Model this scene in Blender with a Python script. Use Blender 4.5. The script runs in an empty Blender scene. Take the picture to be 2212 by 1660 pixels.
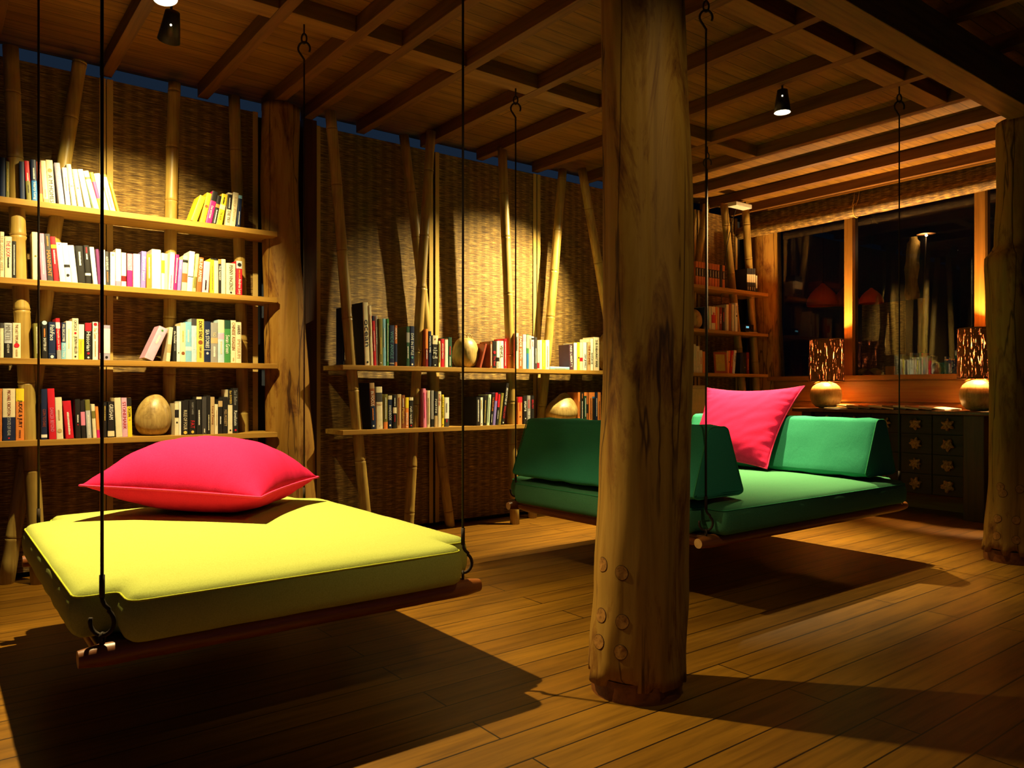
import bpy, bmesh, math, random
from math import sin, cos, pi, radians, atan2, sqrt
from mathutils import Vector, Matrix, noise
random.seed(11)
SC = bpy.context.scene
COL = SC.collection

# ------------------------------------------------------------------ camera
FPX = 1655.0                      # focal length in pixels of the 2212 px wide frame
YAW = atan2(2164.0, FPX)          # angle between the view axis and the book wall
cam = bpy.data.objects.new('camera', bpy.data.cameras.new('camera'))
COL.objects.link(cam)
cam.location = (0, 0, 1.0)
cam.rotation_euler = (pi/2, 0, YAW - pi/2)
cam.data.sensor_width = 36
cam.data.lens = FPX/2212*36
cam.data.shift_y = 15/2212
cam.data.clip_start = .02
SC.camera = cam

# ------------------------------------------------------------------ world and exposure
world = bpy.data.worlds.new('night')
SC.world = world
world.use_nodes = True
world.node_tree.nodes['Background'].inputs[0].default_value = (.25, .50, 1.0, 1)
world.node_tree.nodes['Background'].inputs[1].default_value = .028
vs = SC.view_settings
vs.view_transform = 'Standard'
vs.look = 'None'
vs.gamma = 1
vs.exposure = 0
vs.use_curve_mapping = False
SC.cycles.diffuse_bounces = 3
WARM = (1.0, .80, .36)
LAMP = (1.0, .62, .24)

# ------------------------------------------------------------------ helpers
FX, FY, RX, RY = cos(YAW), sin(YAW), sin(YAW), -cos(YAW)
def ray(px, py):
    u, v = (px-1106)/FPX, (845-py)/FPX
    return (FX+u*RX, FY+u*RY, v)
def on_y(px, py, Y):
    d = ray(px, py); k = Y/d[1]
    return Vector((d[0]*k, Y, 1+d[2]*k))
def on_x(px, py, X):
    d = ray(px, py); k = X/d[0]
    return Vector((X, d[1]*k, 1+d[2]*k))

def tag(o, label=None, cat=None, group=None, kind=None):
    if label: o['label'] = label
    if cat: o['category'] = cat
    if group: o['group'] = group
    if kind: o['kind'] = kind
    return o
def thing(name, loc, label, cat, group=None, rz=0):
    o = bpy.data.objects.new(name, None); COL.objects.link(o)
    o.location = loc; o.rotation_euler = (0, 0, rz); o.empty_display_size = .05
    return tag(o, label, cat, group)
def put(name, bm, mats, parent=None, smooth=False, loc=None):
    me = bpy.data.meshes.new(name)
    bmesh.ops.recalc_face_normals(bm, faces=bm.faces)
    for fc in bm.faces: fc.smooth = smooth
    bm.to_mesh(me); bm.free()
    for m in (mats if isinstance(mats, (list, tuple)) else [mats]): me.materials.append(m)
    o = bpy.data.objects.new(name, me); COL.objects.link(o)
    if parent: o.parent = parent
    if loc is not None: o.location = loc
    return o
def auto_smooth(o, deg=35):
    for p in o.data.polygons: p.use_smooth = True
    o.data.set_sharp_from_angle(angle=radians(deg))
    return o
def box(bm, x0, x1, y0, y1, z0, z1, mi=0, bevel=0):
    vs_ = [bm.verts.new(p) for p in ((x0,y0,z0),(x1,y0,z0),(x1,y1,z0),(x0,y1,z0),(x0,y0,z1),(x1,y0,z1),(x1,y1,z1),(x0,y1,z1))]
    fs = [bm.faces.new([vs_[i] for i in q]) for q in ((0,3,2,1),(4,5,6,7),(0,1,5,4),(1,2,6,5),(2,3,7,6),(3,0,4,7))]
    for fc in fs: fc.material_index = mi
    if bevel:
        es = list({e for fc in fs for e in fc.edges})
        bmesh.ops.bevel(bm, geom=es, offset=bevel, segments=2, affect='EDGES', profile=.6)
def B(): return bmesh.new()
def boxo(name, dims, mat, parent=None, bevel=.004, **kw):
    bm = B(); box(bm, *dims, bevel=bevel)
    return put(name, bm, mat, parent, **kw)
def tube(bm, pts, r, seg=10, cap=True, mi=0, closed=False):
    pts = [Vector(p) for p in pts]; n = len(pts)
    rs = r if isinstance(r, (list, tuple)) else [r]*n
    rings = []; up = None
    for i, p in enumerate(pts):
        if closed: t = pts[(i+1) % n]-pts[i-1]
        else: t = pts[min(i+1, n-1)]-pts[max(i-1, 0)]
        t.normalize()
        if up is None:
            a = Vector((0,0,1)) if abs(t.z) < .9 else Vector((1,0,0))
            up = (a - t*a.dot(t)).normalized()
        else:
            up = (up - t*up.dot(t)).normalized()
        s = t.cross(up)
        rings.append([bm.verts.new(p + (up*cos(2*pi*k/seg)+s*sin(2*pi*k/seg))*rs[i]) for k in range(seg)])
    m = n if closed else n-1
    for i in range(m):
        a, b = rings[i], rings[(i+1) % n]
        for k in range(seg):
            fc = bm.faces.new((a[k], a[(k+1) % seg], b[(k+1) % seg], b[k])); fc.material_index = mi
    if cap and not closed:
        for rg in (rings[0], rings[-1]):
            fc = bm.faces.new(rg); fc.material_index = mi
    return rings
def lathe(bm, prof, seg=32, c=(0,0,0), fn=None, mi=0, capb=True, capt=True):
    rings = []
    for j, (r, z) in enumerate(prof):
        ring = []
        for k in range(seg):
            a = 2*pi*k/seg
            p = Vector((c[0]+r*cos(a), c[1]+r*sin(a), c[2]+z))
            if fn: p = fn(p, a, j/(len(prof)-1), r, z)
            ring.append(bm.verts.new(p))
        rings.append(ring)
    for j in range(len(rings)-1):
        a, b = rings[j], rings[j+1]
        for k in range(seg):
            fc = bm.faces.new((a[k], a[(k+1) % seg], b[(k+1) % seg], b[k])); fc.material_index = mi
    if capb: bm.faces.new(rings[0]).material_index = mi
    if capt: bm.faces.new(rings[-1]).material_index = mi
    return rings
def round_poly(pts, r, seg=4, step=.05):
    out = []; n = len(pts)
    for i in range(n):
        p, a, b = Vector(pts[i]), Vector(pts[i-1]), Vector(pts[(i+1) % n])
        rr = r[i] if isinstance(r, (list, tuple)) else r
        da, db = (a-p), (b-p)
        rr = min(rr, da.length*.45, db.length*.45)
        p0, p1 = p+da.normalized()*rr, p+db.normalized()*rr
        for k in range(seg+1):
            t = k/seg
            out.append(p0*(1-t)**2 + p*2*t*(1-t) + p1*t*t)
    dense = []
    for i, p in enumerate(out):
        q = out[(i+1) % len(out)]
        m = max(1, int((q-p).length/step))
        for k in range(m): dense.append(p+(q-p)*k/m)
    return dense
def padded_prism(bm, poly, prof, emb, wob=0.0):
    """poly: counter-clockwise 2D outline; prof: (inset, height) list; emb(x, y, h) -> 3D"""
    n = len(poly); nor = []
    for i in range(n):
        t = (poly[(i+1) % n]-poly[i-1]); t.normalize()
        nor.append(Vector((-t.y, t.x)))
    rings = []
    for (o, h) in prof:
        ring = []
        for i, p in enumerate(poly):
            w = wob*noise.noise(Vector((p.x*9, p.y*9, h*14)))
            q = p + nor[i]*(o+w)
            ring.append(bm.verts.new(emb(q.x, q.y, h+wob*.6*noise.noise(Vector((p.x*6+5, p.y*6, h*4))))))
        rings.append(ring)
    for j in range(len(rings)-1):
        a, b = rings[j], rings[j+1]
        for k in range(n): bm.faces.new((a[k], a[(k+1) % n], b[(k+1) % n], b[k]))
    for rg in (rings[0], rings[-1]): bm.faces.new(rg)
    return rings

# ------------------------------------------------------------------ materials
def mk(name, col=(.5,.5,.5), rough=.6, spec=.3, metal=0, sheen=0):
    m = bpy.data.materials.new(name); m.use_nodes = True
    b = m.node_tree.nodes['Principled BSDF']
    b.inputs['Base Color'].default_value = (*col, 1)
    b.inputs['Roughness'].default_value = rough
    b.inputs['Specular IOR Level'].default_value = spec
    b.inputs['Metallic'].default_value = metal
    if sheen: b.inputs['Sheen Weight'].default_value = sheen
    return m, m.node_tree, b
def N(nt, t, **kw):
    n = nt.nodes.new(t)
    for k, v in kw.items(): setattr(n, k, v)
    return n
def coords(nt, scale=(1,1,1), loc=(0,0,0), rot=(0,0,0)):
    tc = N(nt, 'ShaderNodeTexCoord'); mp = N(nt, 'ShaderNodeMapping')
    mp.inputs['Scale'].default_value = scale; mp.inputs['Location'].default_value = loc; mp.inputs['Rotation'].default_value = rot
    nt.links.new(tc.outputs['Object'], mp.inputs['Vector'])
    return mp.outputs['Vector']
def noise_n(nt, vec, scale=5, detail=4, rough=.55, dist=0):
    n = N(nt, 'ShaderNodeTexNoise')
    n.inputs['Scale'].default_value = scale; n.inputs['Detail'].default_value = detail
    n.inputs['Roughness'].default_value = rough; n.inputs['Distortion'].default_value = dist
    nt.links.new(vec, n.inputs['Vector'])
    return n.outputs['Fac']
def ramp(nt, fac, stops):
    r = N(nt, 'ShaderNodeValToRGB'); e = r.color_ramp.elements
    while len(e) < len(stops): e.new(.5)
    for i, (p, c) in enumerate(stops):
        e[i].position = p; e[i].color = (*c, 1) if len(c) == 3 else c
    nt.links.new(fac, r.inputs['Fac'])
    return r.outputs['Color']
def mixc(nt, fac, a, b, mode='MIX'):
    m = N(nt, 'ShaderNodeMix', data_type='RGBA', blend_type=mode)
    def s(i, v):
        if isinstance(v, (int, float)): m.inputs[i].default_value = v
        elif isinstance(v, tuple): m.inputs[i].default_value = (*v, 1)
        else: nt.links.new(v, m.inputs[i])
    s(0, fac); s(6, a); s(7, b)
    return m.outputs[2]
def bump(nt, b, h, strength=.3, dist=.01):
    n = N(nt, 'ShaderNodeBump')
    n.inputs['Strength'].default_value = strength; n.inputs['Distance'].default_value = dist
    nt.links.new(h, n.inputs['Height']); nt.links.new(n.outputs['Normal'], b.inputs['Normal'])
def wood(name, c1, c2, axis='x', rough=.5, spec=.3, grain=1.0, bmp=.15):
    m, nt, b = mk(name, c1, rough, spec)
    s = {'x': (1.2, 22, 22), 'y': (22, 1.2, 22), 'z': (22, 22, 1.2)}[axis]
    v = coords(nt, tuple(k*grain for k in s))
    f = noise_n(nt, v, 1.6, 6, .6, .4)
    nt.links.new(ramp(nt, f, [(.3, c2), (.52, c1), (.75, tuple(min(1, k*1.25) for k in c1))]), b.inputs['Base Color'])
    bump(nt, b, f, bmp, .004)
    return m
def boards(name, c1, c2, row, length, off=0.0, gap=.003, rough=.4, spec=.4, bmp=.3):
    m, nt, b = mk(name, c1, rough, spec)
    v = coords(nt, (1,1,1), (0, off, 0))
    br = N(nt, 'ShaderNodeTexBrick'); br.offset = .43; br.offset_frequency = 2
    for k, val in (('Scale', 1), ('Mortar Size', gap), ('Mortar Smooth', .1), ('Bias', 0), ('Brick Width', length), ('Row Height', row)):
        br.inputs[k].default_value = val
    br.inputs['Color1'].default_value = (*c1, 1); br.inputs['Color2'].default_value = (*c2, 1)
    br.inputs['Mortar'].default_value = (.012, .004, .001, 1)
    nt.links.new(v, br.inputs['Vector'])
    f = noise_n(nt, coords(nt, (1.5, 26, 1)), 1.4, 7, .62, .6)
    f2 = noise_n(nt, coords(nt, (.9, 3, 1)), 1.5, 3, .5, .2)
    col = mixc(nt, 1.0, br.outputs['Color'], ramp(nt, f, [(.28, (.55,.50,.42)), (.5, (.95,.93,.9)), (.72, (1.25,1.2,1.1))]), 'MULTIPLY')
    col = mixc(nt, 1.0, col, ramp(nt, f2, [(.3, (.75,.72,.65)), (.65, (1.15,1.12,1.0))]), 'MULTIPLY')
    nt.links.new(col, b.inputs['Base Color'])
    bump(nt, b, br.outputs['Fac'], -bmp, .003)
    return m
def fabric(name, c, c2=None, rough=.85):
    m, nt, b = mk(name, c, rough, .04)
    c2 = c2 or tuple(k*.82 for k in c)
    f = noise_n(nt, coords(nt, (130, 130, 130)), 2, 3, .6)
    w = noise_n(nt, coords(nt, (2.2, 9, 6)), 1.4, 3, .5, .8)
    nt.links.new(ramp(nt, f, [(.3, c2), (.6, c)]), b.inputs['Base Color'])
    ad = N(nt, 'ShaderNodeMath', operation='MULTIPLY_ADD'); ad.inputs[1].default_value = 3
    nt.links.new(w, ad.inputs[0]); nt.links.new(f, ad.inputs[2])
    bump(nt, b, ad.outputs[0], .25, .002)
    return m

M = {}
M['floor'] = boards('floor boards', (.215, .098, .008), (.168, .072, .0055), .144, 2.3, -.039, rough=.42, spec=.3)
M['ceil'] = boards('ceiling boards', (.21, .104, .011), (.175, .082, .008), .105, 3.1, .02, .002, .6, .2)
M['rafter'] = wood('rafter wood', (.135, .052, .0055), (.08, .028, .003), 'y', .6)
M['rafterx'] = wood('beam wood', (.21, .095, .010), (.14, .056, .006), 'x', .6)
M['darkwood'] = wood('dark stained wood', (.10, .035, .008), (.05, .014, .004), 'x', .35, .5)
M['darkwoodz'] = wood('dark stained post', (.055, .018, .005), (.028, .008, .003), 'z', .45, .4)
M['shelf'] = wood('shelf board', (.38, .20, .032), (.25, .115, .014), 'x', .5)
M['frame'] = wood('window frame wood', (.24, .105, .015), (.18, .072, .009), 'z', .45)
M['panel'] = wood('wall panelling', (.30, .135, .018), (.26, .09, .010), 'y', .42, .4)
M['polewood'] = wood('round frame pole', (.24, .07, .012), (.13, .03, .005), 'x', .4, .5)
M['polewoody'] = wood('round cross pole', (.24, .07, .012), (.13, .03, .005), 'y', .4, .5)
M['endgrain'] = wood('pale cut pole end', (.50, .28, .09), (.36, .18, .05), 'x', .6, .2, .4)
M['drawer'] = wood('blackened drawer wood', (.022, .012, .008), (.010, .006, .005), 'y', .5, .3)
M['gapdark'], _, _ = mk('dark wall paint', (.03, .035, .05), .8, .1)
M['iron'], _, _ = mk('dark iron', (.035, .022, .014), .7, .2, .2)
M['tin'], _, _ = mk('black lamp tin', (.02, .018, .016), .4, .5, .3)
M['plug'] = wood('wood plug', (.30, .13, .025), (.17, .065, .012), 'x', .6, .2, 3)
M['plugring'], _, _ = mk('plug edge', (.05, .02, .006), .8, .1)
M['ring'] = wood('base ring wood', (.16, .045, .008), (.09, .02, .004), 'x', .4, .4)
M['pages'], _, _ = mk('book pages', (.72, .62, .42), .9, .05)
M['paper'], _, _ = mk('magazine paper', (.62, .50, .34), .5, .3)

def log_mat():
    m, nt, b = mk('peeled log', (.5,.3,.08), .62, .25)
    f = noise_n(nt, coords(nt, (9, 9, .7)), 1.5, 6, .65, 1.2)
    c = ramp(nt, f, [(.25, (.15, .064, .006)), (.45, (.26, .124, .014)), (.62, (.31, .16, .024)), (.8, (.22, .10, .012))])
    s = noise_n(nt, coords(nt, (7, 7, 1.6)), 1.1, 8, .7, .9)
    stain = ramp(nt, s, [(.52, (1, 1, 1)), (.59, (.68, .56, .46)), (.66, (.30, .18, .12))])
    c = mixc(nt, 1.0, c, stain, 'MULTIPLY')
    w = N(nt, 'ShaderNodeTexVoronoi', feature='DISTANCE_TO_EDGE'); w.inputs['Scale'].default_value = 1.0
    nz = noise_n(nt, coords(nt, (5, 5, .7)), 1, 4)
    ms = noise_n(nt, coords(nt, (4, 4, 1.3), (5, 5, 5)), 1.2, 3)
    cv = coords(nt, (7, 7, .30))
    va = N(nt, 'ShaderNodeVectorMath', operation='ADD'); nt.links.new(cv, va.inputs[0]); nt.links.new(nz, va.inputs[1])
    nt.links.new(va.outputs[0], w.inputs['Vector'])
    crack = ramp(nt, w.outputs['Distance'], [(.0, (.10, .06, .04)), (.010, (.30, .22, .16)), (.024, (1, 1, 1))])
    gate = ramp(nt, ms, [(.38, (0,0,0)), (.46, (1,1,1))])
    crack = mixc(nt, gate, (1.0,1.0,1.0), crack)
    c = mixc(nt, .85, c, crack, 'MULTIPLY')
    nt.links.new(c, b.inputs['Base Color'])
    bump(nt, b, c, .5, .006)
    return m
M['log'] = log_mat()
def bamboo_mat():
    m, nt, b = mk('bamboo cane', (.6,.4,.1), .42, .4)
    f = noise_n(nt, coords(nt, (60, 60, 2)), 1.4, 5, .6)
    g = noise_n(nt, coords(nt, (6, 6, 3)), 1.3, 3, .5)
    c = mixc(nt, 1.0, ramp(nt, f, [(.3, (.26, .16, .03)), (.6, (.40, .27, .065))]), ramp(nt, g, [(.3, (.65,.55,.45)), (.6, (1.05,1.05,1))]), 'MULTIPLY')
    nt.links.new(c, b.inputs['Base Color']); bump(nt, b, f, .2, .002)
    return m
M['bamboo'] = bamboo_mat()
M['node'], _, _ = mk('bamboo node', (.20, .10, .02), .6, .2)
def blind_mat(name, axis='x'):
    m, nt, b = mk(name, (.4,.25,.06), .55, .35)
    s1 = (10, 1, 215) if axis == 'x' else (1, 10, 215)
    s2 = (16, 1, 430) if axis == 'x' else (1, 16, 430)
    f = noise_n(nt, coords(nt, s1), 1, 4, .72, .0)
    g = noise_n(nt, coords(nt, s2, (3,3,3)), 1, 2, .7, .0)
    c = ramp(nt, f, [(.34, (.028, .012, .003)), (.46, (.135, .072, .014)), (.57, (.29, .18, .040)), (.68, (.62, .44, .15))])
    c = mixc(nt, .8, c, ramp(nt, g, [(.35, (.45, .4, .35)), (.6, (1.2, 1.15, 1.05))]), 'MULTIPLY')
    wv = N(nt, 'ShaderNodeTexWave', wave_type='BANDS', bands_direction='X' if axis == 'x' else 'Y')
    wv.inputs['Scale'].default_value = 4.3; wv.inputs['Distortion'].default_value = .6; wv.inputs['Detail'].default_value = 1
    nt.links.new(coords(nt), wv.inputs['Vector'])
    c = mixc(nt, .55, c, ramp(nt, wv.outputs['Fac'], [(.2, (.62,.58,.5)), (.8, (1.2,1.2,1.15))]), 'MULTIPLY')
    nt.links.new(c, b.inputs['Base Color'])
    bump(nt, b, f, .8, .006)
    return m
M['blind'] = blind_mat('woven reed blind')
M['blindy'] = blind_mat('woven reed roller blind', 'y')
M['tape'] = fabric('blind edge tape', (.50, .33, .10))
M['limefab'] = fabric('lime linen', (.43, .46, .105), (.36, .39, .08))
M['greenfab'] = fabric('green linen', (.072, .235, .115), (.055, .19, .09))
M['bluegreenfab'] = fabric('blue green linen', (.045, .31, .185), (.034, .25, .15))
M['pinkfab'] = fabric('pink linen', (.78, .020, .105), (.70, .014, .085))
M['pinkpipe'] = fabric('pink piping', (.92, .05, .16))
M['limepipe'] = fabric('lime seam', (.50, .50, .04))
M['greenpipe'] = fabric('green seam', (.05, .30, .13))
def coco_mat():
    m, nt, b = mk('dried coconut husk', (.5,.35,.12), .38, .45)
    f = noise_n(nt, coords(nt, (30, 30, 3)), 1.5, 6, .65, .6)
    g = noise_n(nt, coords(nt, (6, 6, 6)), 1.6, 5, .6)
    c = mixc(nt, 1.0, ramp(nt, f, [(.3, (.26, .16, .045)), (.6, (.46, .32, .11)), (.75, (.58, .43, .17))]),
             ramp(nt, g, [(.28, (.35,.28,.2)), (.42, (.9,.88,.85)), (.6, (1.05,1.05,1.0))]), 'MULTIPLY')
    nt.links.new(c, b.inputs['Base Color']); bump(nt, b, f, .35, .003)
    return m
M['coco'] = coco_mat()
def shade_mat():
    m, nt, b = mk('streaked lampshade', (.22, .085, .012), .7, .2)
    f = noise_n(nt, coords(nt, (54, 54, 5)), 1.5, 5, .66, 1.5)
    msk = ramp(nt, f, [(.61, (0,0,0)), (.64, (.25,.25,.25)), (.74, (1,1,1))])
    tr = N(nt, 'ShaderNodeBsdfTranslucent'); tr.inputs['Color'].default_value = (.26, .075, .035, 1)
    mx = N(nt, 'ShaderNodeMixShader')
    nt.links.new(msk, mx.inputs[0]); nt.links.new(b.outputs[0], mx.inputs[1]); nt.links.new(tr.outputs[0], mx.inputs[2])
    nt.links.new(mx.outputs[0], nt.nodes['Material Output'].inputs['Surface'])
    return m
M['shade'] = shade_mat()
M['stitch'], _nt, _b = mk('lamp stitch holes', (.9, .6, .4), .5, .2)
_b.inputs['Transmission Weight'].default_value = 0
_tr = N(_nt, 'ShaderNodeBsdfTranslucent'); _tr.inputs['Color'].default_value = (.8, .5, .32, 1)
_nt.links.new(_tr.outputs[0], _nt.nodes['Material Output'].inputs['Surface'])
def emit(name, c, s):
    m = bpy.data.materials.new(name); m.use_nodes = True; nt = m.node_tree
    e = N(nt, 'ShaderNodeEmission'); e.inputs[0].default_value = (*c, 1); e.inputs[1].default_value = s
    nt.links.new(e.outputs[0], nt.nodes['Material Output'].inputs['Surface'])
    return m
M['enamel'], _, _ = mk('white lamp enamel', (.85,.8,.7), .4, .3)
M['bulb'] = emit('glowing bulb', (1, .82, .55), 12)
def glass_mat():
    m = bpy.data.materials.new('window glass'); m.use_nodes = True; nt = m.node_tree
    t = N(nt, 'ShaderNodeBsdfTransparent'); g = N(nt, 'ShaderNodeBsdfGlossy'); g.inputs['Roughness'].default_value = .01
    fr = N(nt, 'ShaderNodeFresnel'); fr.inputs['IOR'].default_value = 1.5
    mx = N(nt, 'ShaderNodeMixShader')
    nt.links.new(fr.outputs[0], mx.inputs[0]); nt.links.new(t.outputs[0], mx.inputs[1]); nt.links.new(g.outputs[0], mx.inputs[2])
    nt.links.new(mx.outputs[0], nt.nodes['Material Output'].inputs['Surface'])
    return m
M['glass'] = glass_mat()
_cm = {}
def cmat(c, rough=.42, spec=.35):
    k = tuple(round(x, 3) for x in c)+(rough,)
    if k not in _cm:
        _cm[k], nt, b = mk('print colour', c, rough, spec)
        f = noise_n(nt, coords(nt, (14, 14, 14)), 2, 3)
        nt.links.new(ramp(nt, f, [(.3, tuple(x*.86 for x in c)), (.65, c)]), b.inputs['Base Color'])
    return _cm[k]

# ================================================================== the setting
WALLY = 4.90
def st(o): return tag(o, kind='structure')
st(boxo('floor', (-2.5, 6.85, -2.5, 4.95, -.06, 0), M['floor'], bevel=0))
st(boxo('ceiling', (-2.5, 6.85, -1.2, 4.95, 2.87, 2.93), M['ceil'], bevel=0))
st(boxo('wall_back', (-2.5, 6.85, WALLY, WALLY+.1, 0, 2.76), M['gapdark'], bevel=0))
# rafters run from the book wall toward the viewer
RAFT = [-.75, -.25, .27, .81, 1.34, 1.73, 1.99, 2.39, 2.90, 3.40, 3.95, 4.50, 5.05, 5.57, 6.07, 6.54]
ti = 1
for x in RAFT:
    st(boxo('trim_%d' % ti, (x-.03, x+.03, -1.1, 4.86, 2.785, 2.869), M['rafter'], bevel=.003)); ti += 1
# blocking between the rafters that carries the beds
for (y0, y1) in ((3.50, 3.62), (2.13, 2.25)):
    for a, b_ in zip(RAFT, RAFT[1:]):
        if b_ < 0 or a > 4.9: continue
        st(boxo('trim_%d' % ti, (a+.031, b_-.031, y0, y1, 2.786, 2.869), M['rafterx'], bevel=.003)); ti += 1
# main beam on the log columns
st(boxo('trim_%d' % ti, (-1.2, 6.8, 1.64, 1.79, 2.58, 2.784), M['rafterx'], bevel=.006)); ti += 1
# dark post beside the back log
st(boxo('trim_%d' % ti, (1.96, 2.05, 4.80, 4.90, 0, 2.785), M['darkwoodz'], bevel=.004)); ti += 1
# window wall
WX = 6.75
st(boxo('wall_right', (WX, WX+.1, -2.5, 4.9, 0, 1.10), M['panel'], bevel=0))
for z in (.36, .62, .88, 1.02):
    st(boxo('trim_%d' % ti, (WX-.012, WX, -2.4, 4.6, z-.12 if z > 1 else z-.245, z-.004 if z < 1 else z+.07), M['panel'], bevel=.005)); ti += 1
st(boxo('trim_%d' % ti, (WX-.045, WX+.12, -2.4, 4.62, 1.10, 1.142), M['panel'], bevel=.006)); ti += 1
st(boxo('trim_%d' % ti, (WX, WX+.1, -2.4, 4.9, 2.70, 2.87), M['panel'], bevel=.004)); ti += 1
MUL = [4.42, 3.715, 2.61, 1.48, .35, -.8, -2.35]
for y in MUL[1:]:
    st(boxo('trim_%d' % ti, (WX-.02, WX+.08, y-.04, y+.04, 1.142, 2.70), M['frame'], bevel=.004)); ti += 1
wi = 1
for a, b_ in zip(MUL, MUL[1:]):
    bm = B(); box(bm, WX+.03, WX+.036, b_+.04, a-(.04 if a != MUL[0] else 0), 1.142, 2.70)
    st(put('window_%d' % wi, bm, M['glass'])); wi += 1

# ------------------------------------------------------------------ log columns
def log_column(label, cx, cy, prof, plugs=(), ring=True, zb=.05, seedv=0, group=None):
    """prof: (z, radius, sideways shift along the camera's right)"""
    t = thing('log_column', (cx, cy, 0), label, 'log column', group)
    bm = B(); zs = [p[0] for p in prof]
    def at_z(z, k):
        for a, b_ in zip(prof, prof[1:]):
            if a[0] <= z <= b_[0]:
                u = (z-a[0])/(b_[0]-a[0]); u = u*u*(3-2*u)
                return a[k]*(1-u)+b_[k]*u
        return prof[-1][k]
    nz = 70; z0, z1 = zs[0], zs[-1]
    def surf(a, z, extra=0):
        r, s = at_z(z, 1), at_z(z, 2)
        n_ = noise.noise(Vector((cos(a)*1.3+seedv, sin(a)*1.3, z*.9)))*.016 + noise.noise(Vector((cos(a)*5+seedv, sin(a)*5, z*1.1)))*.006
        rr = r+n_+extra
        return Vector((rr*cos(a)+s*RX, rr*sin(a)+s*RY, z))
    rings = []
    for j in range(nz+1):
        z = z0+(z1-z0)*j/nz
        rings.append([bm.verts.new(surf(2*pi*k/64, z + (.005*noise.noise(Vector((cos(2*pi*k/64)*3, sin(2*pi*k/64)*3, seedv))) if j == 0 else 0))) for k in range(64)])
    for a, b_ in zip(rings, rings[1:]):
        for k in range(64): bm.faces.new((a[k], a[(k+1) % 64], b_[(k+1) % 64], b_[k]))
    bm.faces.new(rings[0]); bm.faces.new(rings[-1])
    put('trunk', bm, M['log'], t, smooth=True)
    if ring:
        bm = B(); r = at_z(z0, 1)-.012
        s = at_z(z0, 2)
        lathe(bm, [(r, 0), (r, z0+.02)], 40, (s*RX, s*RY, 0))
        auto_smooth(put('base_ring', bm, M['ring'], t))
    for (px, py) in plugs:
        d = Vector(ray(px, py)); o = Vector((0, 0, 1)) - Vector((cx, cy, 0))
        best = None
        for i in range(400):                       # march to the bark
            k = (Vector((cx, cy, 0)).dot(Vector((FX, FY, 0))) - .30 + i*.001)
            p = o+d*k
            a = atan2(p.y - at_z(p.z, 2)*RY, p.x - at_z(p.z, 2)*RX)
            q = surf(a, p.z)
            if (Vector((p.x, p.y))-Vector((at_z(p.z,2)*RX, at_z(p.z,2)*RY))).length <= (Vector((q.x, q.y))-Vector((at_z(p.z,2)*RX, at_z(p.z,2)*RY))).length:
                best = (a, p.z); break
        if not best: continue
        a0, zc = best; bm = B(); R = at_z(zc, 1); pr = .0235
        ctr = surf(a0, zc, .0016); cv = bm.verts.new(ctr)
        prev = None
        for (fr, ex, mi) in ((.93, .0016, 0), (.95, .001, 1), (1.0, .0009, 1), (1.02, -.01, 1)):
            rg = [bm.verts.new(surf(a0+pr*fr*cos(2*pi*k/20)/R, zc+pr*fr*sin(2*pi*k/20)*1.05, ex)) for k in range(20)]
            for k in range(20):
                f_ = bm.faces.new((cv, rg[k], rg[(k+1) % 20])) if prev is None else bm.faces.new((prev[k], rg[k], rg[(k+1) % 20], prev[(k+1) % 20]))
                f_.material_index = mi
            prev = rg
        put('wood_plug', bm, [M['plug'], M['plugring']], t)
    return t
log_column('thick peeled log column with round wood plugs standing between the two swing beds', 1.90, 1.79,
    [(.045, .163, -.004), (.12, .158, 0), (.35, .155, .018), (.7, .150, .030), (1.1, .148, .036), (1.6, .146, .030), (2.1, .142, .022), (2.60, .138, .010), (2.865, .138, .008)],
    plugs=[(1302,1220),(1343,1238),(1299,1330),(1344,1344),(1294,1387),(1340,1410)])
log_column('peeled log column with knobbly forked top at the right edge of the photo', 5.11, 1.79,
    [(.05, .172, .0), (.15, .160, .0), (.5, .145, .012), (1.0, .140, .012), (1.5, .145, .005), (1.78, .150, .002), (1.86, .122, .03), (2.2, .118, .04), (2.59, .125, .035)],
    plugs=[(2160,1052),(2166,1066),(2203,1057),(2154,1121),(2195,1124),(2152,1158),(2195,1167)], seedv=7)
log_column('slender peeled log post against the book wall, right of the left bookcase', 1.80, 4.68,
    [(0, .165, .03), (.6, .150, .025), (1.0, .135, .005), (1.5, .125, -.015), (1.9, .115, -.035), (2.3, .112, -.045), (2.78, .115, -.040)], ring=False, seedv=13)
log_column('peeled corner log post between the far right bookcase and the window', 6.86, 4.66,
    [(0, .23, 0), (.8, .21, 0), (1.2, .185, -.01), (1.8, .165, -.02), (2.78, .155, -.03)], ring=False, seedv=21)

# ------------------------------------------------------------------ woven blinds on the book wall
def blind(x0, x1, label, z0=.03, z1=2.765, left=True, right=True):
    t = thing('bamboo_blind', (x0, 4.84, 0), label, 'woven blind', 'woven blinds behind the bookcases')
    bm = B(); w = x1-x0; nx = max(4, int(w/.08))
    for s, y in ((1, 0), (-1, .012)):
        g = [[bm.verts.new((w*i/nx, y+.006*sin(i*1.7+j*.2)*noise.noise(Vector((i*.4, j*.3, x0))), z0+(z1-z0)*j/24)) for i in range(nx+1)] for j in range(25)]
        for j in range(24):
            for i in range(nx):
                q = (g[j][i], g[j][i+1], g[j+1][i+1], g[j+1][i])
                bm.faces.new(q if s == 1 else q[::-1])
    me = put('reed_panel', bm, M['blind'], t, smooth=True)
    if left: boxo('edge_tape', (0, .032, -.011, -.006, z0, z1), M['tape'], t, bevel=0)
    if right: boxo('edge_tape', (w-.032, w, -.011, -.006, z0, z1), M['tape'], t, bevel=0)
    return t
def wx(px): return on_y(px, 800, 4.84).x
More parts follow.
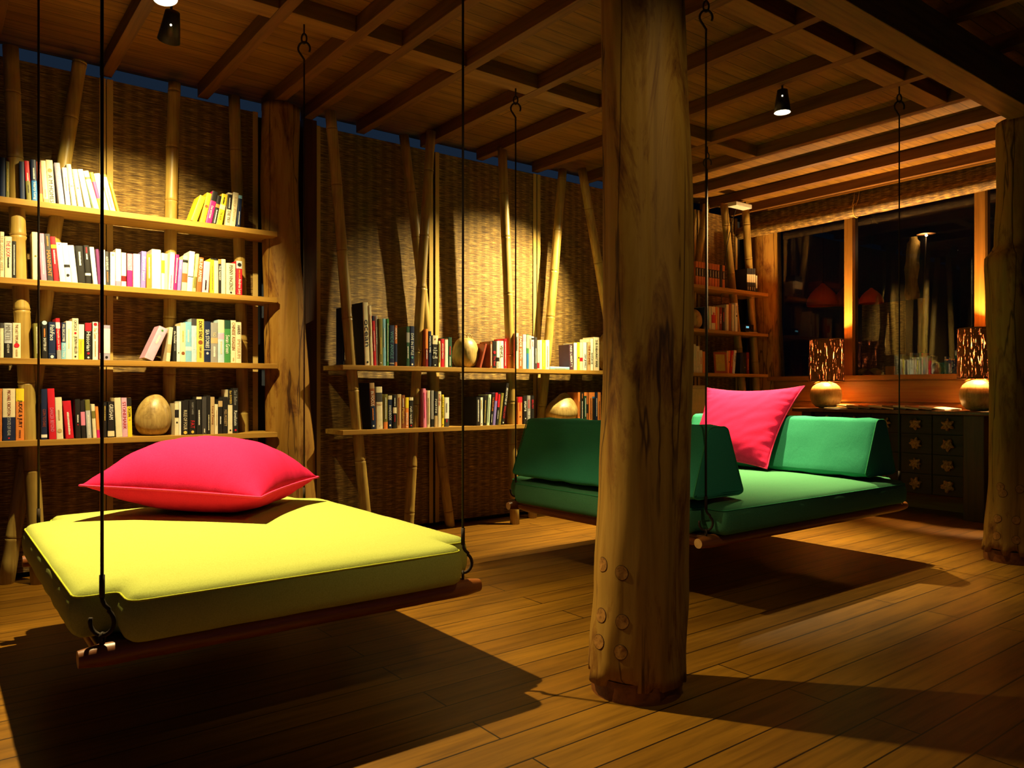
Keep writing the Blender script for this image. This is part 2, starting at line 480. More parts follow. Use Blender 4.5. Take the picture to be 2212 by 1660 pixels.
blind(-2.2, -.95, 'woven reed blind at the far left, outside the left bookcase poles')
blind(-.93, wx(228), 'woven reed blind behind the leftmost books of the left bookcase', right=True)
blind(wx(230), wx(556), 'woven reed blind behind the right half of the left bookcase')
blind(wx(681), wx(934), 'woven reed blind right of the slender log post, behind the tall blue book', right=True)
blind(wx(939), wx(1157), 'brightly lit woven reed blind at the middle of the book wall', right=True)
blind(wx(1159), wx(1159)+1.0, 'woven reed blind half hidden by the thick log column')
blind(wx(1159)+1.02, wx(1159)+2.0, 'woven reed blind wholly behind the thick log column', left=True)
blind(wx(1159)+2.02, 6.60, 'woven reed blind behind the far right bookcase')

# ------------------------------------------------------------------ roller blind over the window
t = thing('roller_blind', (6.60, 1.95, 2.6), 'rolled reed blind hanging along the top of the window', 'roller blind')
L = 2.86
bm = B(); box(bm, .02, .03, 0, L, .05, .185); put('reed_sheet', bm, M['blindy'], t)
bm = B()
pts = [(0, L*i/40, .035-.008*sin(pi*i/40)-.028*(i/40)) for i in range(41)]
tube(bm, pts, [.050+.004*noise.noise(Vector((i*.6, 0, 0)))+.010*(i/40) for i in range(41)], 20)
put('reed_roll', bm, M['blindy'], t, smooth=True)
for yy in (.28, 1.62):
    bm = B(); zc = .035-.008*sin(pi*yy/L)-.028*yy/L
    tube(bm, [(.057*cos(a), yy, zc+.06*sin(a)) for a in [2*pi*k/16 for k in range(16)]], .006, 6, closed=True)
    tube(bm, [(-.045, yy-.02, zc+.03), (-.0, yy-.02, zc+.10), (.012, yy-.025, .18)], .004, 6)
    tube(bm, [(-.045, yy+.015, zc+.03), (-.0, yy+.02, zc+.10), (.012, yy+.02, .18)], .004, 6)
    put('cord_tie', bm, M['tape'], t)

# ------------------------------------------------------------------ ceiling spot lamps
def spot_lamp(label, loc, aim, power, angle, blend=.5, cone=True, size=.02, color=WARM):
    t = thing('ceiling_spotlight', loc, label, 'spotlight')
    d = (Vector(aim)-Vector(loc)).normalized()
    q = d.to_track_quat('-Z', 'Y')
    if cone:
        bm = B()
        lathe(bm, [(.046, -.085), (.048, -.085), (.030, .045), (.010, .052)], 28, capb=False)
        o = put('lamp_cone', bm, M['tin'], t, smooth=True)
        o.rotation_euler = q.to_euler()
        bm = B(); lathe(bm, [(.0465, -.0855), (.0275, .040)], 28, capb=False, capt=False)
        o3 = put('inner_reflector', bm, M['enamel'], t, smooth=True); o3.rotation_euler = q.to_euler()
        hz = d.cross(Vector((0, 0, 1))); v0 = (Vector((0, 0, 1))-Vector(loc)); v0 = (v0-d*v0.dot(d)).normalized()
        bm = B(); bmesh.ops.create_uvsphere(bm, u_segments=8, v_segments=6, radius=.0042)
        bmesh.ops.translate(bm, verts=bm.verts, vec=v0*.037-d*.0)
        put('vent_hole', bm, M['bulb'], t)
        bm = B(); lathe(bm, [(.001, -.072), (.040, -.074), (.040, -.071), (.001, -.069)], 20, capb=False, capt=False)
        o2 = put('bulb', bm, M['bulb'], t); o2.rotation_euler = q.to_euler()
        bm = B(); dz = 2.785-loc[2]
        tube(bm, [(0, 0, .03), (0, 0, dz+.08)], .006, 8); put('stem', bm, M['tin'], t)
        off = -.088
    else:
        bm = B(); lathe(bm, [(.038, .0), (.038, .037)], 24, capb=False); lathe(bm, [(.034, .004), (.034, .034)], 24, capb=False)
        put('lamp_ring', bm, M['tin'], t)
        bm = B(); lathe(bm, [(.001, .020), (.032, .022)], 20, capb=False, capt=False); put('bulb', bm, M['bulb'], t)
        off = -.004
    ld = bpy.data.lights.new('spot', 'SPOT'); ld.energy = power; ld.color = color
    ld.spot_size = radians(angle); ld.spot_blend = blend; ld.shadow_soft_size = size
    lo = bpy.data.objects.new('spot_beam', ld); COL.objects.link(lo); lo.parent = t
    lo.location = d*abs(off); lo.rotation_euler = q.to_euler()
    return t
spot_lamp('black cone spotlight over the lime green swing bed', (.756, 3.30, 2.655), (.95, 2.75, 0), 640, 88, .9, size=.02)
spot_lamp('black cone spotlight turned to the left bookcase, top left of the photo', (.86, 3.60, 2.63), (.92, 4.70, 1.50), 400, 76, .9)
spot_lamp('black cone spotlight behind the thick log column, turned to the middle bookcase', (4.20, 3.90, 2.62), (3.42, 4.78, 1.28), 760, 84, 1.0)
spot_lamp('black cone spotlight pointing straight down, right of the thick log column', (3.98, 2.60, 2.715), (3.98, 2.60, 0), 150, 70, .8, size=.03)
spot_lamp('small ring spotlight between rafters above the dark green swing bed', (4.60, 3.38, 2.832), (4.1, 3.15, 0), 1400, 66, 1.0, cone=False, size=.02)

spot_lamp('added unseen cone spotlight above the viewer, lighting the thick log column', (1.45, .45, 2.62), (1.86, 1.75, 1.25), 30, 66, .8, size=.03)  # fill spot added out of view to brighten the log column
# ------------------------------------------------------------------ swing beds
def swing_bed(label, x0, x1, y0=2.19, y1=3.58):
    t = thing('swing_bed', ((x0+x1)/2, (y0+y1)/2, .305), label, 'swing bed')
    ox, oy = (x0+x1)/2, (y0+y1)/2
    zc = .020
    for y in (y0, y1):
        bm = B(); n = 24
        tube(bm, [(x0-.055-ox+(x1-x0+.12)*i/n, y-oy, zc+.003*noise.noise(Vector((i, y, 0)))) for i in range(n+1)],
             [.022]+[.029+.0015*noise.noise(Vector((i*.7, y*3, 2))) for i in range(n-1)]+[.022], 18)
        for fc in bm.faces:
            if len(fc.verts) > 4: fc.material_index = 1
        auto_smooth(put('frame_pole', bm, [M['polewood'], M['endgrain']], t), 50)
    for x in (x0+.015, x1-.015):
        bm = B(); n = 20
        tube(bm, [(x-ox, y0+.024-oy+(y1-y0-.048)*i/n, zc-.002) for i in range(n+1)], [.018]+[.027]*(n-1)+[.018], 18)
        auto_smooth(put('cross_pole', bm, M['polewoody'], t), 50)
    boxo('platform', (x0-.01-ox, x1+.01-ox, y0-.0-oy, y1+.06-oy, .034, .0475), M['darkwood'], t)
    for x in (x0, x1):
        for y in (y0, y1):
            X, Y = x-ox, y-oy
            bm = B(); tube(bm, [(X, Y, .175), (X, Y, 2.30)], .0042, 8)
            rod = put('hanging_rod', bm, M['iron'], t, smooth=True)
            def sub(nm, pts, r, closed=False, seg=8):
                b2 = B(); tube(b2, pts, r, seg, closed=closed); put(nm, b2, M['iron'], rod, smooth=True)
            sub('rod_sleeve', [(X, Y, .168), (X, Y, .225)], .0068)
            # shepherd's hook at the foot of the rod, in the view plane
            def pt(s, z): return (X+s*RX*.9, Y+s*RY*.9, z)
            pts = [pt(0, .17), pt(.002, .158), pt(.008, .148), pt(.02, .138)]
            pts += [pt(.0+.034*cos(a), .105+.034*sin(a)) for a in [radians(v) for v in range(55, -215, -18)]]
            sub('bottom_hook', pts, .0055)
            sub('eye_bolt', [pt(0, .02), pt(0, .05)]+[(X+.011*sin(a)*RY, Y-.011*sin(a)*RX, .063-.013*cos(a)) for a in [2*pi*k/10 for k in range(11)]], .0042)
            pts = [pt(0, 2.29), pt(0, 2.31), pt(-.018, 2.335)]
            pts += [pt(.032*cos(a), 2.363+.032*sin(a)) for a in [radians(v) for v in range(205, -45, -18)]]
            sub('top_hook', pts, .0052)
            ze = 2.785-.305
            sub('ceiling_eye', [(X, Y, ze+.03), (X, Y, ze-.045)]+[pt(.014*sin(a), ze-.068+.024*cos(a)) for a in [2*pi*k/14 for k in range(15)]], .0045)
    return t
swing_bed('hanging pole frame with iron rods under the lime green mattress', .357, 1.463)
swing_bed('hanging pole frame with iron rods under the dark green mattress', 2.765, 4.535)
def mattress(label, x0, x1, fab, seam, y0=2.12, y1=3.70, nx=.105, ny0=.125, ny1=.17, z0=.353, z1=.478, crown=.026):
    t = thing('mattress', (x0, y0, z0), label, 'mattress')
    W, D, H = x1-x0, y1-y0, z1-z0
    P = [(0, ny0), (nx, ny0), (nx, 0), (W-nx, 0), (W-nx, ny0), (W, ny0), (W, D-ny1), (W-nx, D-ny1), (W-nx, D), (nx, D), (nx, D-ny1), (0, D-ny1)]
    rr = [.05, .012, .05, .05, .012, .05]*2
    poly = round_poly(P, rr, 4, .035)
    bm = B()
    prof = [(.05, 0), (.02, .002), (.006, .012), (0, .03), (-.004, H*.5), (-.001, H-.042), (.003, H-.026), (.009, H-.012), (.017, H-.003), (.026, H+.003)]
    rings = padded_prism(bm, poly, prof, lambda x, y, h: Vector((x, y, h)), .0035)
    # crowned, softly rumpled top
    top = [f_ for f_ in bm.faces if len(f_.verts) > 20 and f_.calc_center_median().z > H*.6]
    bmesh.ops.delete(bm, geom=top, context='FACES_ONLY')
    last = rings[-1]; cx, cy = W/2, D/2
    def inside(x, y): return .06 < x < W-.06 and .06 < y < D-.06
    n = len(last); prev = last
    for s in (.965, .93, .82, .66, .48, .3, .14):
        ring = []
        for v in last:
            x, y = cx+(v.co.x-cx)*s, cy+(v.co.y-cy)*s
            z = H+.005+crown*(1-abs(2*x/W-1)**3.5)*(1-abs(2*y/D-1)**3.5)+.0025*noise.noise(Vector((x*3.1, y*7, x0)))
            ring.append(bm.verts.new((x, y, z)))
        for k in range(n): bm.faces.new((prev[k], prev[(k+1) % n], ring[(k+1) % n], ring[k]))
        prev = ring
    bm.faces.new(prev)
    put('mattress_body', bm, fab, t, smooth=True)
    bm = B(); pl2 = round_poly(P, rr, 4, .05)
    nn = len(pl2)
    pts = []
    for i in range(nn):
        tt = pl2[(i+1) % nn]-pl2[i-1]; tt.normalize()
        q = pl2[i]+Vector((-tt.y, tt.x))*.007
        pts.append((q.x, q.y, H-.013))
    tube(bm, pts, .0028, 6, closed=True)
    put('seam', bm, seam, t, smooth=True)
    return t
mattress('thick lime green mattress with cut-out corners on the left swing bed', .295, 1.535, M['limefab'], M['limepipe'])
mattress('thick dark green mattress with cut-out corners on the right swing bed', 2.70, 4.61, M['greenfab'], M['greenpipe'])
def bolster(label, xa, xb, xc, xd, z0=.513, z1=.838, y0=2.20, y1=3.52):
    """xa..xd: base left, base right, ridge left, ridge right"""
    t = thing('bolster', ((xa+xb)/2, y0, z0), label, 'bolster cushion', 'wedge bolsters on the green bed')
    ox = (xa+xb)/2; H = z1-z0
    P = [(xa-ox, .012), (xa-ox+.03, 0), (xb-ox-.03, 0), (xb-ox, .012), (xd-ox+.012, H-.012), (xd-ox-.01, H), (xc-ox+.01, H), (xc-ox-.012, H-.012)]
    poly = round_poly(P, .03, 3, .03)
    D = y1-y0
    prof = [(.016, 0), (.006, .003), (.001, .010), (-.002, .04)]+[(-.004-.002*sin(k*2.2), D*k/16) for k in range(1, 16)]+[(-.002, D-.04), (.001, D-.010), (.006, D-.003), (.016, D)]
    bm = B()
    padded_prism(bm, poly, prof, lambda x, y, h: Vector((x, h, y)), .006)
    put('bolster_body', bm, M['bluegreenfab'], t, smooth=True)
    for yy in (.004, D-.004):
        bm = B(); tube(bm, [(p.x*.985, yy, (p.y-H/2)*.982+H/2) for p in round_poly(P, .03, 3, .05)], .0032, 6, closed=True)
        put('piping', bm, M['greenpipe'], t, smooth=True)
    return t
bolster('dark green wedge bolster at the left end of the green bed', 2.69, 3.06, 2.81, 2.93)
bolster('brightly lit green wedge bolster at the right end of the green bed', 4.17, 4.52, 4.31, 4.39)

def pillow(label, A, Bc, C, D, up, up_t, dn_t, n=60, flat=None, cu=.12):
    """corners in order; thickness on both sides of the seam"""
    A, Bc, C, D = map(Vector, (A, Bc, C, D)); up = Vector(up).normalized()
    ctr = (A+Bc+C+D)/4
    t = thing('pillow', ctr, label, 'pillow', 'square pink pillows')
    def base(u, v):
        cv = cu
        uu = u*(1-cu*(1-v*v)*(abs(u)**2)); vv = v*(1-cv*(1-u*u)*(abs(v)**2))
        a, b_ = (uu+1)/2, (vv+1)/2
        return A*(1-a)*(1-b_)+Bc*a*(1-b_)+C*a*b_+D*(1-a)*b_ - ctr
    def th(u, v):
        e = (max(0, 1-abs(u)**2.6)*max(0, 1-abs(v)**2.6))
        return e**.62
    bm = B(); top = {}; bot = {}
    for i in range(n+1):
        for j in range(n+1):
            u, v = -1+2*i/n, -1+2*j/n
            u, v = sin(u*pi/2)*.55+u*.45, sin(v*pi/2)*.55+v*.45
            p = base(u, v); h = th(u, v)
            edge = i in (0, n) or j in (0, n)
            # creases that run in from the seam
            ku, kv = abs(u)**6, abs(v)**6
            cr = (0 if edge else 1)*(.011*h*(1-h)*4*(kv*noise.noise(Vector((u*13, v*2, ctr.x)))+ku*noise.noise(Vector((v*13, u*2, ctr.x+4))))
                 + .004*noise.noise(Vector((u*4+v*5, (v-u)*2, ctr.y))))
            tp = bm.verts.new(p+up*(up_t*h+cr)); top[i, j] = tp
            if edge: bot[i, j] = tp
            else:
                q = p-up*(dn_t*h-cr)
                if flat is not None and q.z < flat-ctr.z: q.z = flat-ctr.z
                bot[i, j] = bm.verts.new(q)
    for i in range(n):
        for j in range(n):
            bm.faces.new((top[i,j], top[i+1,j], top[i+1,j+1], top[i,j+1]))
            q = (bot[i,j], bot[i,j+1], bot[i+1,j+1], bot[i+1,j])
            if len(set(q)) > 2: bm.faces.new(q)
    put('pillow_body', bm, M['pinkfab'], t, smooth=True)
    pts = [base(-1+2*k/24, -1) for k in range(24)]+[base(1, -1+2*k/24) for k in range(24)]+[base(1-2*k/24, 1) for k in range(24)]+[base(-1, 1-2*k/24) for k in range(24)]
    bm = B(); tube(bm, pts, .0045, 7, closed=True)
    put('piping', bm, M['pinkpipe'], t, smooth=True)
    return t
pillow('large square pink pillow lying flat on the lime green mattress', (.47, 3.36, .635), (.985, 2.82, .605), (1.43, 3.33, .605), (.93, 3.80, .64), (0, 0, 1), .185, .115, flat=.516, cu=.055)
pillow('square pink pillow propped upright against the right bolster of the green bed', (4.065, 2.76, .525), (4.065, 3.40, .525), (4.33, 3.42, 1.02), (4.42, 2.73, 1.03), (-.86, 0, .45), .085, .045)

# ================================================================== bookcases
def bookcase(label, xa, xb, yf, levels, poles, yb=4.795):
    t = thing('bookcase', ((xa+xb)/2, (yf+yb)/2, 0), label, 'bookcase')
    ox, oy = (xa+xb)/2, (yf+yb)/2
    for z in levels:
        bm = B()
        box(bm, xa-ox, xb-ox, yf-oy, yb-oy, z-.030, z, bevel=.002)
        put('shelf', bm, M['shelf'], t)
    for (ax, ay, bx, by, Y, r) in poles:
        a, b_ = on_y(ax, ay, Y), on_y(bx, by, Y)
        d = (a-b_)/(a.z-b_.z)
        foot = a - d*a.z; top = a + d*(2.80-a.z)
        if a.z < 2.79: top = a
        bm = B(); pts = []; rs = []; mi = []
        Lz = top.z; z = 0; nodes = []; zz = random.uniform(.12, .3)
        while zz < Lz: nodes.append(zz); zz += random.uniform(.30, .46)
        zs = sorted(set([0, Lz]+[k*Lz/24 for k in range(25)]+[q+e for q in nodes for e in (-.016, -.006, -.002, .002, .006, .016) if 0 < q+e < Lz]))
        for z in zs:
            dn = min([abs(z-q) for q in nodes]+[9])
            rr = r*(1.0+.0*z)
            if dn < .004: rr = r*.985
            elif dn < .009: rr = r*1.075
            elif dn < .02: rr = r*1.01
            p = foot+d*z
            w = .006*sin(z*2.3+ax)
            pts.append((p.x+w-ox, p.y-oy+w*.4, z)); rs.append(rr*(1.04-.05*z/Lz))
        rings = tube(bm, pts, rs, 18)
        bm.faces.ensure_lookup_table()
        k = 0
        for i in range(len(zs)-1):
            zm = (zs[i]+zs[i+1])/2
            dark = any(abs(zm-q) < .003 for q in nodes)
            for s in range(18):
                if dark: bm.faces[k].material_index = 1
                k += 1
        put('bamboo_pole', bm, [M['bamboo'], M['node']], t, smooth=True)
    return t
LV = [.750, 1.165, 1.565, 1.965]
bookcase('left bookcase of four long boards on leaning bamboo poles', -.55, 1.69, 4.55, LV,
    [(20,100,67,1000,4.65,.036), (176,103,121,495,4.755,.035), (377,165,368,640,4.755,.034), (507,180,524,900,4.75,.034)])
bookcase('middle bookcase of two long boards on crossed bamboo poles', 2.085, 4.90, 4.48, LV[:2],
    [(712,240,772,921,4.56,.034), (931,264,883,1109,4.56,.033), (870,275,972,1137,4.745,.034), (1085,300,1113,1132,4.56,.034), (1217,358,1150,1120,4.70,.035), (1254,345,1290,560,4.58,.035)])
bookcase('far right bookcase of four boards beside the corner log', 5.25, 6.62, 4.48, LV,
    [(1563,430,1599,797,4.60,.036), (1609,430,1633,828,4.62,.036), (1527,430,1503,600,4.745,.034)])

# ================================================================== books
C_ = dict(w=(.88,.85,.76), cr=(.80,.70,.46), tan=(.55,.38,.18), k=(.018,.016,.015), dg=(.06,.055,.055), g=(.30,.29,.28), lg=(.50,.52,.55),
    nv=(.012,.022,.07), bl=(.03,.18,.50), lb=(.22,.50,.72), sb=(.45,.62,.75), r=(.62,.015,.03), dr=(.20,.012,.01), br=(.26,.08,.025), ob=(.42,.12,.03),
    o=(.80,.25,.05), pk=(.85,.25,.42), lp=(.72,.42,.60), mg=(.75,.02,.20), pu=(.16,.03,.14), vi=(.26,.20,.62), li=(.36,.33,.48), y=(.88,.66,.03), py=(.88,.80,.30),
    ol=(.20,.18,.04), gn=(.06,.26,.07), dgn=(.02,.07,.04), lgn=(.45,.66,.30), mint=(.62,.80,.58), tl=(.10,.30,.32), rb=(.34,.07,.035), pl=(.09,.035,.06), gold=(.75,.52,.10), pkr=(.60,.06,.10))
def cc(c): return C_[c] if isinstance(c, str) else c
def text_mesh(txt):
    cu = bpy.data.curves.new('t', 'FONT'); cu.body = txt; cu.resolution_u = 2; cu.fill_mode = 'BOTH'; cu.extrude = .004
    o = bpy.data.objects.new('t', cu); COL.objects.link(o)
    bpy.context.view_layer.update()
    me = bpy.data.meshes.new_from_object(o.evaluated_get(bpy.context.evaluated_depsgraph_get()))
    bpy.data.objects.remove(o); bpy.data.curves.remove(cu)
    xs = [v.co.x for v in me.vertices]; ys = [v.co.y for v in me.vertices]
    return me, min(xs), max(xs), min(ys), max(ys)
def add_text(root, txt, col, x0, x1, ztop, zbot, horiz=False, y=-.0012):
    me, a, b_, c, d = text_mesh(txt)
    W, H = b_-a, d-c
    if horiz:
        s = min((x1-x0)/W, (ztop-zbot)/H); cx, cz = (x0+x1)/2, (ztop+zbot)/2
        for v in me.vertices:
            X, Y, Z = v.co
            v.co = (cx+(X-(a+b_)/2)*s, y-Z*.05, cz+(Y-(c+d)/2)*s)
    else:
        sx = (ztop-zbot)/W; sy = min((x1-x0)/H, sx*1.5)
        sx = min(sx, sy*1.6); cx, cz = (x0+x1)/2, (ztop+zbot)/2
        for v in me.vertices:
            X, Y, Z = v.co
            v.co = (cx+(Y-(c+d)/2)*sy, y-Z*.05, cz-(X-(a+b_)/2)*sx)
    me.materials.append(cmat(cc(col), .5))
    o = bpy.data.objects.new('title', me); COL.objects.link(o); o.parent = root
    return o
LABELS = set()
def book(w, h, d, col, items, label, group, loc, rot_y=0, pivot_right=False, rz=0, name='book'):
    c = .0016; bm = B()
    rd = min(w*.10, .0022)
    # spine outline (slightly rounded), front at y = 0
    out = [(0, d), (0, rd*1.2), (w*.12, rd*.35), (w*.35, 0), (w*.65, 0), (w*.88, rd*.35), (w, rd*1.2), (w, d), (w-c, d), (w-c, rd*1.2+c), (w*.5, c+.0008), (c, rd*1.2+c), (c, d)]
    lo = [bm.verts.new((x, y, 0)) for x, y in out]; hi = [bm.verts.new((x, y, h)) for x, y in out]
    n = len(out)
    for k in range(n): bm.faces.new((lo[k], lo[(k+1) % n], hi[(k+1) % n], hi[k]))
    # end caps as quads between outer and inner outline
    def caps(v):
        bm.faces.new((v[0], v[1], v[11], v[12])); bm.faces.new((v[1], v[2], v[3], v[10], v[11]))
        bm.faces.new((v[3], v[4], v[10])); bm.faces.new((v[4], v[5], v[6], v[9], v[10])); bm.faces.new((v[6], v[7], v[8], v[9]))
    caps(lo); caps(hi)
    o = put(name, bm, cmat(cc(col)))
    if label in LABELS: print('DUPLICATE', label)
    LABELS.add(label)
    if len(label.split()) > 16: print('LONG', label)
    tag(o, label, 'book', group)
    if pivot_right:
        for v in o.data.vertices: v.co.x -= w
    sh = -w if pivot_right else 0
    o.location = loc; o.rotation_euler = (0, rot_y, rz)
    bm = B(); box(bm, c+sh+.0002, w-c+sh-.0002, c+rd*1.2+.0005, d-.002, .0018, h-.0018); put('page_block', bm, M['pages'], o)
    for it in items:
        k = it[0]
        if k == 'b':
            bm = B(); z0, z1 = h*(1-it[3]), h*(1-it[2])
            q = [(0-.0003, rd*1.2), (w*.12, rd*.35-.0005), (w*.35, -.0005), (w*.65, -.0005), (w*.88, rd*.35-.0005), (w+.0003, rd*1.2)]
            a = [bm.verts.new((x+sh, y, z0)) for x, y in q]; b_ = [bm.verts.new((x+sh, y, z1)) for x, y in q]
            for i in range(5): bm.faces.new((a[i], a[i+1], b_[i+1], b_[i]))
            put('spine_band', bm, cmat(cc(it[1])), o)
        elif k == 't': add_text(o, it[1], it[2], w*.2+sh, w*.8+sh, h*(1-it[3]), h*(1-it[4]))
        elif k == 'h': add_text(o, it[1], it[2], w*.1+sh, w*.9+sh, h*(1-it[3]), h*(1-it[4]), True)
        elif k == 'm':   # a line of small print
            bm = B(); rr = random.Random(int(w*1e6)); z = h*(1-it[2]); ze = h*(1-it[3])
            while z > ze:
                l = rr.uniform(.002, .0055); x = w*.5+sh
                box(bm, x-w*.13, x+w*.13*rr.uniform(.6, 1), -.0012, -.0006, z-l, z); z -= l+.0014
            put('spine_print', bm, cmat(cc(it[1]), .5), o)
        elif k == 'o':
            bm = B(); R = min(w*.34, .012)*(it[3] if len(it) > 3 else 1); zc = h*(1-it[2])
            a = [bm.verts.new((w*.5+sh+R*cos(2*pi*i/14), -.0013, zc+R*sin(2*pi*i/14))) for i in range(14)]
            bm.faces.new(a); put('spine_emblem', bm, cmat(cc(it[1])), o)
    return o
def row(place, group, zsh, Yb, data, depth=.13):
    prev = None; prevd = None; inset = 0
    for it in data:
        if it is None: prev = None; continue
        x0, x1, xt, yt, col, desc = it[:6]; items = it[6] if len(it) > 6 else []
        dep = it[7] if len(it) > 7 else depth
        X0, X1 = on_y(x0, 800, Yb).x, on_y(x1, 800, Yb).x
        h = max(.12, on_y((x0+x1)/2, yt, Yb).z - zsh)
        th = 0
        if xt is not None:
            Xt = on_y(xt, 800, Yb).x
            th = math.asin(max(-.4, min(.4, (Xt-X0)/h)))
            h = h/cos(th)
        w = max(.007, (X1-X0)*.965*cos(th))
        # silhouettes against the neighbour
        if th >= 0: L = lambda z, X=X1: (X-w*cos(th)+max(0, z-w*sin(th))*math.tan(th))
        else: L = lambda z, X=X0: X+z*math.tan(th)
        if prev:
            pR, ph = prev
            sh = max(pR(z)-L(z) for z in [k*min(ph, h)/12 for k in range(13)])+.0006
            if sh > 0: X0 += sh; X1 += sh
        if th >= 0:
            Xr = X1; R = lambda z, X=Xr, t=th: X+z*math.tan(t)
            loc = (Xr, Yb+random.uniform(0, .006), zsh+.0004); piv = th > 0
            if not piv: loc = (Xr-w, loc[1], loc[2])
        else:
            Xl = X0; R = lambda z, X=Xl, t=th, w=w: X+w*cos(t)+(z-w*sin(-t) if z > w*sin(-t) else 0)*math.tan(t)
            loc = (Xl, Yb+random.uniform(0, .006), zsh+.0004); piv = False
        lab = (desc+' right of '+prevd+', '+place) if prevd else ('leftmost '+desc+', '+place)
        book(w, h, dep, col, items, lab, group, loc, th, piv)
        prev = (R, h); prevd = desc
P1, P2 = 'left bookcase top shelf', 'left bookcase second shelf'
P3, P4 = 'left bookcase third shelf', 'left bookcase bottom shelf'
YL = 4.575
row(P1, 'books on the left bookcase top shelf', LV[3], YL, [
 (-30,-16,None,338,'cr','cream hardback'), (-15,-1,None,336,'dr','maroon book'),
 (0,12,None,340,'nv','navy hardback'), (13,20,None,349,'ol','slim olive book',[('m','gold',.2,.8)]), None,
 (44,55,42,349,'nv','plain dark blue book'), (55.5,66,50,348,'r','red over olive spine',[('b','r',0,.5),('b','ol',.5,1),('m','w',.3,.5),('m','k',.6,.8)]),
 (70,82,66,346,'bl','navy over blue spine',[('b','nv',0,.5),('m','w',.2,.45),('t','Harry Long','w',.55,.95)]),
 (83,93,77,350,'rb','brick red spine',[('b','o',.78,1)]), (94,105.5,87,348,'cr','cream book',[('b','tan',.9,1),('m','tan',.68,.85)]),
 (106,121,99,347,'cr','cream A M HOMES spine',[('o','o',.24),('t','A M HOMES','k',.34,.97)]),
 (128,141,117,354,'li','lilac grey book',[('t','BEAUTIFUL QUEEN','w',.1,.9)]), (143,153.5,134,364,'w','narrow white book',[('m','tan',.25,.6)]),
 (155,165.5,142,357,'cr','pale cream book',[('o','tan',.52,.6)]), (170,182,156,368,'cr','thick cream paperback',[('o','ol',.5,.5)]), (183,195,165,369,'w','plain white paperback'),
 (199,211,176,373,'mint','mint green book',[('b','ol',.16,.22)]), (213,221,192,376,'y','thin yellow book',[('b','mg',.25,.7)]), (223,237,203,379,'w','broad white paperback'),
 (239,251,219,382,'cr','cream yellow-edged book',[('b','y',.0,.06),('m','tan',.35,.9)]), (254,259,237,398,'y','very thin yellow book'), None,
 (411,425,430,423,'y','thick yellow paperback'), (426,437,441,415,'y','tall yellow book',[('o','br',.45)]), (438,451,453,412,'mg','magenta black-topped book',[('b','k',0,.3),('t','Over and Under','w',.45,.85)]),
 (452,461,464,421,'k','black picture spine',[('b','o',.3,.42),('m','w',.5,.95)]), (462,475,475,418,'y','bright yellow spine',[('b','cr',.35,.5),('m','k',.1,.3),('t','THE SLEEP','k',.58,.85)]),
 (482,491.5,488,415,'cr','cream and black spine',[('b','k',.05,.5),('m','w',.15,.45),('t','DIE TRY','k',.55,.9)]), (493,505,501,415,'cr','cream script-titled book',[('t','Lucy Penny','tan',.1,.9)]),
 (506,514,511,421,'nv','slim dark navy book',[('b','lb',0,.1),('m','w',.5,.9)]),
])
